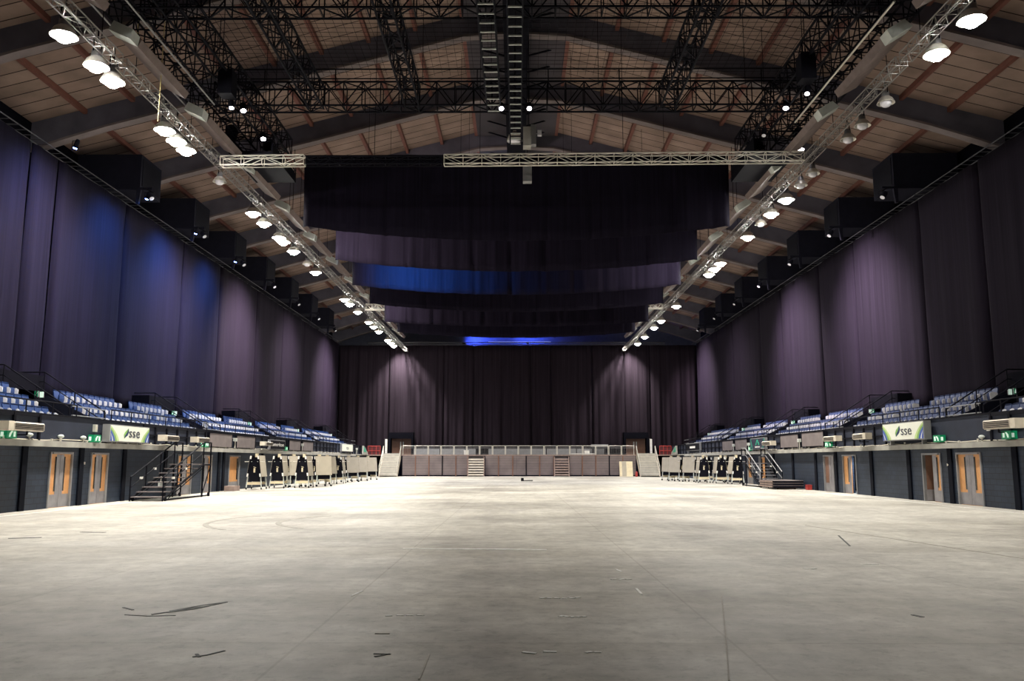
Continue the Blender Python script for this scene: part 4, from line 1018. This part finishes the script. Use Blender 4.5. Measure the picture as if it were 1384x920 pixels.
# ------------------------------------------------------------------ folded mobile stages
def cart_parts(root, facing=True):
    """folded mobile stage: two decks standing on edge over a wheeled frame, open end towards -y"""
    for s in (-1, 1):
        lean = Matrix.Translation((s*.46, 0, .78)) @ Matrix.Rotation(-s*.14, 4, 'Y')
        o = MB().box(-.012 if s < 0 else -.004, .004 if s < 0 else .012, -.60, .60, 0.01, 1.33, lean).build('deck', 'tan', root, recenter=False)
        MB().box(*sorted((-s*.004, -s*.03)), -.62, .62, 0, 1.34, lean).build('edge_trim', 'black', o, recenter=False)
        # dark underside frame
        f = MB().box(*sorted((-s*.02, -s*.10)), -.60, .60, .02, 1.30, lean).build('deck_frame', 'black', o, recenter=False)
        fr = thing('white_brackets', None, None); fr.parent = root
        for k in ('label', 'category'):
            if k in fr: del fr[k]
        for zz in (.02, 1.12): MB().box(*sorted((-s*.01, -s*.10)), -.66, -.60, zz, zz+.20, lean).build('corner_bracket', 'white', fr, recenter=False)
    MB().box(-.33, .33, -.52, .5, .5, 1.45).box(-.25, .25, -.52, .5, 1.45, 1.85).build('leg_pack', 'black', root, recenter=False)
    MB().bar((-.62, -.55, 1.72), (.62, -.55, 1.72), .022, 6).build('cross_rod', 'alu', root, recenter=False)
    MB().box(-.05, .05, -.56, -.5, 1.05, 1.32).bar((-.06, -.56, 1.4), (.1, -.56, 1.35), .02).build('latch', 'plank', root, recenter=False)
    MB().lathe([(.17, -.06), (.2, 0), (.2, .02)], 14, Matrix.Translation((0, -.55, 1.6)) @ Matrix.Rotation(PI/2, 4, 'X')).build('hinge_plate', 'frame_dark', root, recenter=False)
    MB().box(-.30, .30, -.56, -.5, 1.86, 1.92).build('top_bar', 'frame_dark', root, recenter=False)
    MB().box(-.06, .10, -.3, -.1, 2.0, 2.22).build('strap', 'plank', root, recenter=False)
    MB().box(-.42, .42, -.55, -.45, .30, .46).box(-.42, .42, .45, .55, .30, .46).build('cross_beam', 'plank', root, recenter=False)
    for sx_ in (-1, 1):
        for sy in (-1, 1):
            l = MB().bar((sx_*.40, sy*.5, .80), (sx_*.47, sy*.55, .12), .04, 4, .045).build('leg', 'pale', root, recenter=False)
            mt = Matrix.Translation((sx_*.47, sy*.55, .075)) @ Matrix.Rotation(PI/2, 4, 'Y')
            MB().lathe([(.05, -.025), (.075, -.02), (.075, .02), (.05, .025)], 12, mt).build('castor', 'black', l, recenter=False)
carts = [(-1, -16.3, 54.0, 0.0, 'first in the left row, black frame end showing'), (-1, -15.6, 56.6, 0, 'second in the left row, black end beside tan board'), (-1, -15.2, 59.3, -58, 'third in the left row, broad tan board face showing'),
         (-1, -14.15, 57.4, -2, 'fourth in the left row, black end between tan boards'), (-1, -13.75, 60.6, -52, 'fifth in left row, broad tan board with yellow castor beam'), (-1, -14.6, 66.6, -18, 'sixth in the left row, half hidden with grey board'),
         (-1, -14.1, 68.3, 2, 'seventh in the left row, black frame end above pale legs'), (-1, -14.1, 72.9, -44, 'eighth in left row, first of far three tan faces'), (-1, -14.1, 77.2, -44, 'ninth in left row, middle of far three tan faces'), (-1, -13.9, 81.2, -44, 'last in left row, tan face nearest the end stairs'),
         (1, 14.2, 79.8, 46, 'right row, first from the end stairs, tan face'), (1, 14.1, 75.8, 46, 'right row, second from the end stairs, broad tan face'), (1, 15.0, 74.0, 46, 'right row, third from the end stairs, tan face'),
         (1, 15.2, 70.4, 0, 'right row, fourth from end stairs, black end showing'), (1, 16.4, 75.0, 25, 'right row, fifth from end stairs, half hidden board'), (1, 16.3, 69.0, 0, 'right row, sixth from end stairs, black end'),
         (1, 17.4, 72.2, 20, 'right row, seventh from end stairs, half hidden'), (1, 16.9, 66.5, 2, 'right row, nearest the camera, black end beside the wall')]
proto = thing('folding_stage', 'x', 'folding stage'); cart_parts(proto)
for i, (s, x, y, deg, lab) in enumerate(carts):
    o = proto if i == 0 else copy_tree(proto)
    o.location = (x, y, 0); o.rotation_euler = (0, 0, math.radians(deg)); o['label'] = 'folded mobile stage, '+lab; o['group'] = 'folded mobile stages along the %s wall' % SD[s]

# ------------------------------------------------------------------ mobile steel steps
def steel_steps(s, x0, x1, y0, y1, zt, n, lab):
    t = thing('mobile_steps', lab, 'steps', ((x0+x1)/2, (y0+y1)/2, 0)); run = (y1-1.0-y0)/n
    for k in range(n):
        z = zt*(k+1)/n; yy = y0+k*run
        MB().box(x0, x1, yy, yy+run*.85, z-.04, z).build('tread', 'board' if s < 0 else 'steel', t)
    MB().box(x0, x1, y1-1.0, y1, zt-.06, zt).build('landing', 'steel', t)
    for x in (x0, x1):
        MB().bar((x, y0, .08), (x, y1-1.0, zt-.05), .05, 4).bar((x, y1-1.0, zt-.05), (x, y1, zt-.05), .05, 4).build('stringer', 'frame_dark', t)
        hm = MB().path([(x, y0, 1.05), (x, y1-1.0, zt+1.05), (x, y1, zt+1.05)], .035, 6).path([(x, y0+.02, .6), (x, y1-1.0, zt+.55), (x, y1, zt+.55)], .025, 5).build('handrail', 'frame_dark' if s < 0 else 'greysteel', t)
        for f in (0, .33, .66, 1):
            yy = y0+f*(y1-1-y0); MB().bar((x, yy, f*zt), (x, yy, 1.05+f*zt), .03, 5).build('rail_post', 'frame_dark', t)
        MB().bar((x, y1, 0), (x, y1, zt+1.05), .04, 5).build('rail_post', 'frame_dark', t)
        MB().bar((x, y1-1.0, 0), (x, y1-1.0, zt), .045, 5).bar((x, y0+.2, .06), (x, y1, .06), .04, 4).bar((x, y0+.6, .1), (x, y1-1, zt-.2), .02, 4).bar((x, y1-1.0, .1), (x, y1, zt-.1), .025, 4).build('under_frame', 'frame_dark', t)
        for yy in (y0+.3, y1-.1): MB().lathe([(.05, -.04), (.10, -.03), (.10, .03), (.05, .04)], 10, Matrix.Translation((x, yy, .1)) @ Matrix.Rotation(PI/2, 4, 'Y')).build('castor', 'black', t)
        MB().box(x-.05, x+.05, y0+1.0, y0+1.14, .95, 1.05).box(x-.05, x+.05, y0+2.4, y0+2.54, 1.35, 1.45).build('coupler', 'white', t)
steel_steps(-1, -17.0, -15.55, 37.9, 43.6, 1.62, 8, 'black mobile steel steps against the left wall between doors')
steel_steps(1, 16.35, 17.75, 57.6, 62.4, 1.62, 8, 'grey mobile steel steps by the right wall below the triangle sign')
t = thing('cable_weight', 'small pale box hung on the wall beside the left steel steps', 'box', (-17.35, 42.0, .25)); MB().box(-17.45, -17.3, 41.9, 42.2, .5, .75).build('box_body', 'pale', t); MB().bar((-17.38, 42.05, .75), (-17.38, 42.05, 1.1), .02, 4).build('hook', 'alu', t)
t = thing('cardboard_box', 'small cardboard box on the floor beside the orange left door', 'box', (-16.9, 51.2, 0)); MB().box(-17.2, -16.6, 50.7, 51.7, 0, .3).build('carton', 'step', t); MB().box(-17.2, -16.6, 51.16, 51.24, .3, .305).build('tape', 'tan', t)
# low black deck stack
for k in range(3):
    z = .10+k*.15
    t = thing('stage_deck', 'flat black stage deck by the right wall, %s of the low stack' % ['bottom', 'middle', 'top'][k], 'stage deck', (17.0, 55.7, z), 0, 'low stack of black stage decks')
    MB().box(16.1+.02*k, 17.95, 54.0, 57.2, z, z+.12).build('frame', 'black', t); MB().box(16.1, 17.95, 54.0, 57.2, z+.12, z+.148).build('deck_top', 'board', t)
    MB().box(16.06, 16.1, 54.3, 57.0, z+.02, z+.11).build('edge_board', 'step', t)
t = thing('dolly', 'low wheeled dolly under the stack of black decks, right wall', 'dolly', (17.0, 55.7, 0))
MB().box(16.4, 17.7, 54.4, 56.9, .06, .10).build('base', 'brownwood', t)
for x in (16.5, 17.6):
    for y in (54.6, 56.6): MB().lathe([(.03, -.02), (.045, -.02), (.045, .02), (.03, .02)], 10, Matrix.Translation((x, y, .045)) @ Matrix.Rotation(PI/2, 4, 'Y')).build('castor', 'black', t)
t = thing('red_box', 'small red box on the floor at the right wall beyond the nearer doors', 'box', (18.0, 53.2, 0)); MB().box(17.85, 18.12, 53.0, 53.4, 0, .3).build('box_body', 'red', t); MB().box(17.84, 18.13, 52.99, 53.41, .27, .31).build('lid', 'red', t)

# ------------------------------------------------------------------ spots added for drape pools and tints, end-wall blue lamps
POOLS = {-1: [(38.2, 13.0, .5), (53.7, 14.4, 1.0), (66.4, 14.4, 1.1), (81.3, 14.0, 1.1), (97, 14.0, 1.0)], 1: [(53.3, 14.0, 1.2), (67.4, 14.2, 1.2), (85.0, 14.2, 1.1), (100.5, 14.0, 1.0)]}
for s in (-1, 1):
    x = -14.35 if s < 0 else 13.95
    for y, z, k in POOLS[s]:
        spot('added_drape_spot', (x, y, 13.62+EYE-.2), 22000*k, 84, (1.0, .84, .92), (s*22, y, 10.2), 1.0, .2)  # extra spot added to throw a light pool on the side drape
    spot('added_drape_spot', (x-s*.2, 103.2, 13.62+EYE+1.6), 26000 if s < 0 else 20000, 76, (1.0, .93, .88), (x-s*.2, 105.2, 9.0), 1.0, .15)  # spot added for the bright pool on the end drapes
    fixture((x-s*.2, 103.2, 13.62+EYE+1.7), 'added small lit floodlight washing the %s side of the end drapes' % SD[s], (x-s*.2, 105.2, 9.0), 'lampsmall', .12)  # housing added for that spot
for i, (y, w) in enumerate(((36.5, 1200), (44.0, 3400), (51.0, 5000), (58.5, 3600))):  # hidden blue lamps added to tint the left drapes
    fixture((CL+2.2, y, TOPZ-.5), 'added small blue wash lamp over the left drapes, %s from the camera' % ORD[i+1], (CL, y, 8), 'bluelamp', .1)
    spot('blue_wash', (CL+3.2, y, TOPZ-.75), w, 120, (.05, .27, .9), (CL, y+.5, 12), 1.0, .15)
fixture((-9.0, 55.2, 15.9), 'added small blue wash lamp before the third border drape', (-8, 58, 14.5), 'bluelamp', .1)
spot('blue_wash', (-8.0, 54.0, 14.6), 7000, 130, (.05, .32, 1.0), (-6.5, 58.1, 14.8), .9, .15)  # blue spot and its housing added to tint the third border
spot('added_drape_spot', (-12.6, 47.5, 15.0), 4500, 90, (1.0, .85, .8), (-8.5, 52, 15.0), .9, .2)  # unseen spots added to brighten the border drapes
spot('added_drape_spot', (12.2, 54.0, 15.0), 2500, 80, (1.0, .9, .9), (9.5, 58, 14.8), .9, .2)
spot('added_drape_spot', (-12.6, 70.0, 15.0), 2500, 90, (1.0, .85, .8), (-8.5, 72.8, 14.6), .9, .2)
fixture((-6.7, 110.2, 16.9), 'blue lamp glowing above the end drapes', (-3, 112.7, 17.2), 'bluelamp', .2)
spot('blue_wash', (-6.6, 110.2, 17.2), 6000, 150, (.06, .12, 1.0), (-2, 112.7, 17.4), .9, .2)
spot('blue_wash', (1.5, 110.2, 17.0), 3000, 150, (.06, .12, 1.0), (2, 112.7, 17.4), .9, .2)
fixture((1.5, 110.2, 17.0), 'second blue lamp above the end drapes, centre', (2, 112.7, 17.2), 'bluelamp', .12)
t = thing('strip_light', 'thin pale strip light on top of the end drapes, centre', 'lamp', (1.0, YB-.3, TOPZ+.3)); MB().box(-3.5, 4.3, YB-.36, YB-.30, TOPZ+.30, TOPZ+.34).build('tube', emis('dim_strip', (.8, .85, 1), .7), t)
for x in (-3, 4): MB().box(x-.05, x+.05, YB-.4, YB-.28, TOPZ+.24, TOPZ+.30).build('holder', 'frame_dark', t)

spot('added_corridor_light', (WR+.75, 46.6, 2.1), 260, 150, (.7, .85, 1.0), (WR+1.1, 47, .8), .5, .1)  # lamp added to brighten the pale blue panel
if HAZE:
    hz = MB().box(-23.9, 23.9, 14, 105.2, 2.0, 19.0).build('air_haze', 'haze'); hz['kind'] = 'stuff'; hz['label'] = 'thin haze in the air of the hall around the lamps'

# ------------------------------------------------------------------ world, camera, view
w = bpy.data.worlds.new('World'); bpy.context.scene.world = w; w.use_nodes = True
w.node_tree.nodes['Background'].inputs[0].default_value = (.05, .06, .12, 1); w.node_tree.nodes['Background'].inputs[1].default_value = .3
cam = bpy.data.cameras.new('camera'); co = bpy.data.objects.new('camera', cam); C.objects.link(co)
cam.sensor_width = 36; cam.lens = 36*1150/1384; cam.clip_end = 400
co.location = (0, 0, EYE); th = math.atan(163/1150)
co.rotation_euler = (PI/2+th, 0, math.atan(6*math.cos(th)/1150))
sc = bpy.context.scene; sc.camera = co
sc.view_settings.view_transform = 'Standard'; sc.view_settings.look = 'None'; sc.view_settings.gamma = 1; sc.view_settings.use_curve_mapping = False
sc.view_settings.exposure = 0.15
sc.cycles.use_denoising = True; sc.cycles.use_light_tree = True; sc.cycles.max_bounces = 6; sc.cycles.diffuse_bounces = 4; sc.cycles.sample_clamp_indirect = 8
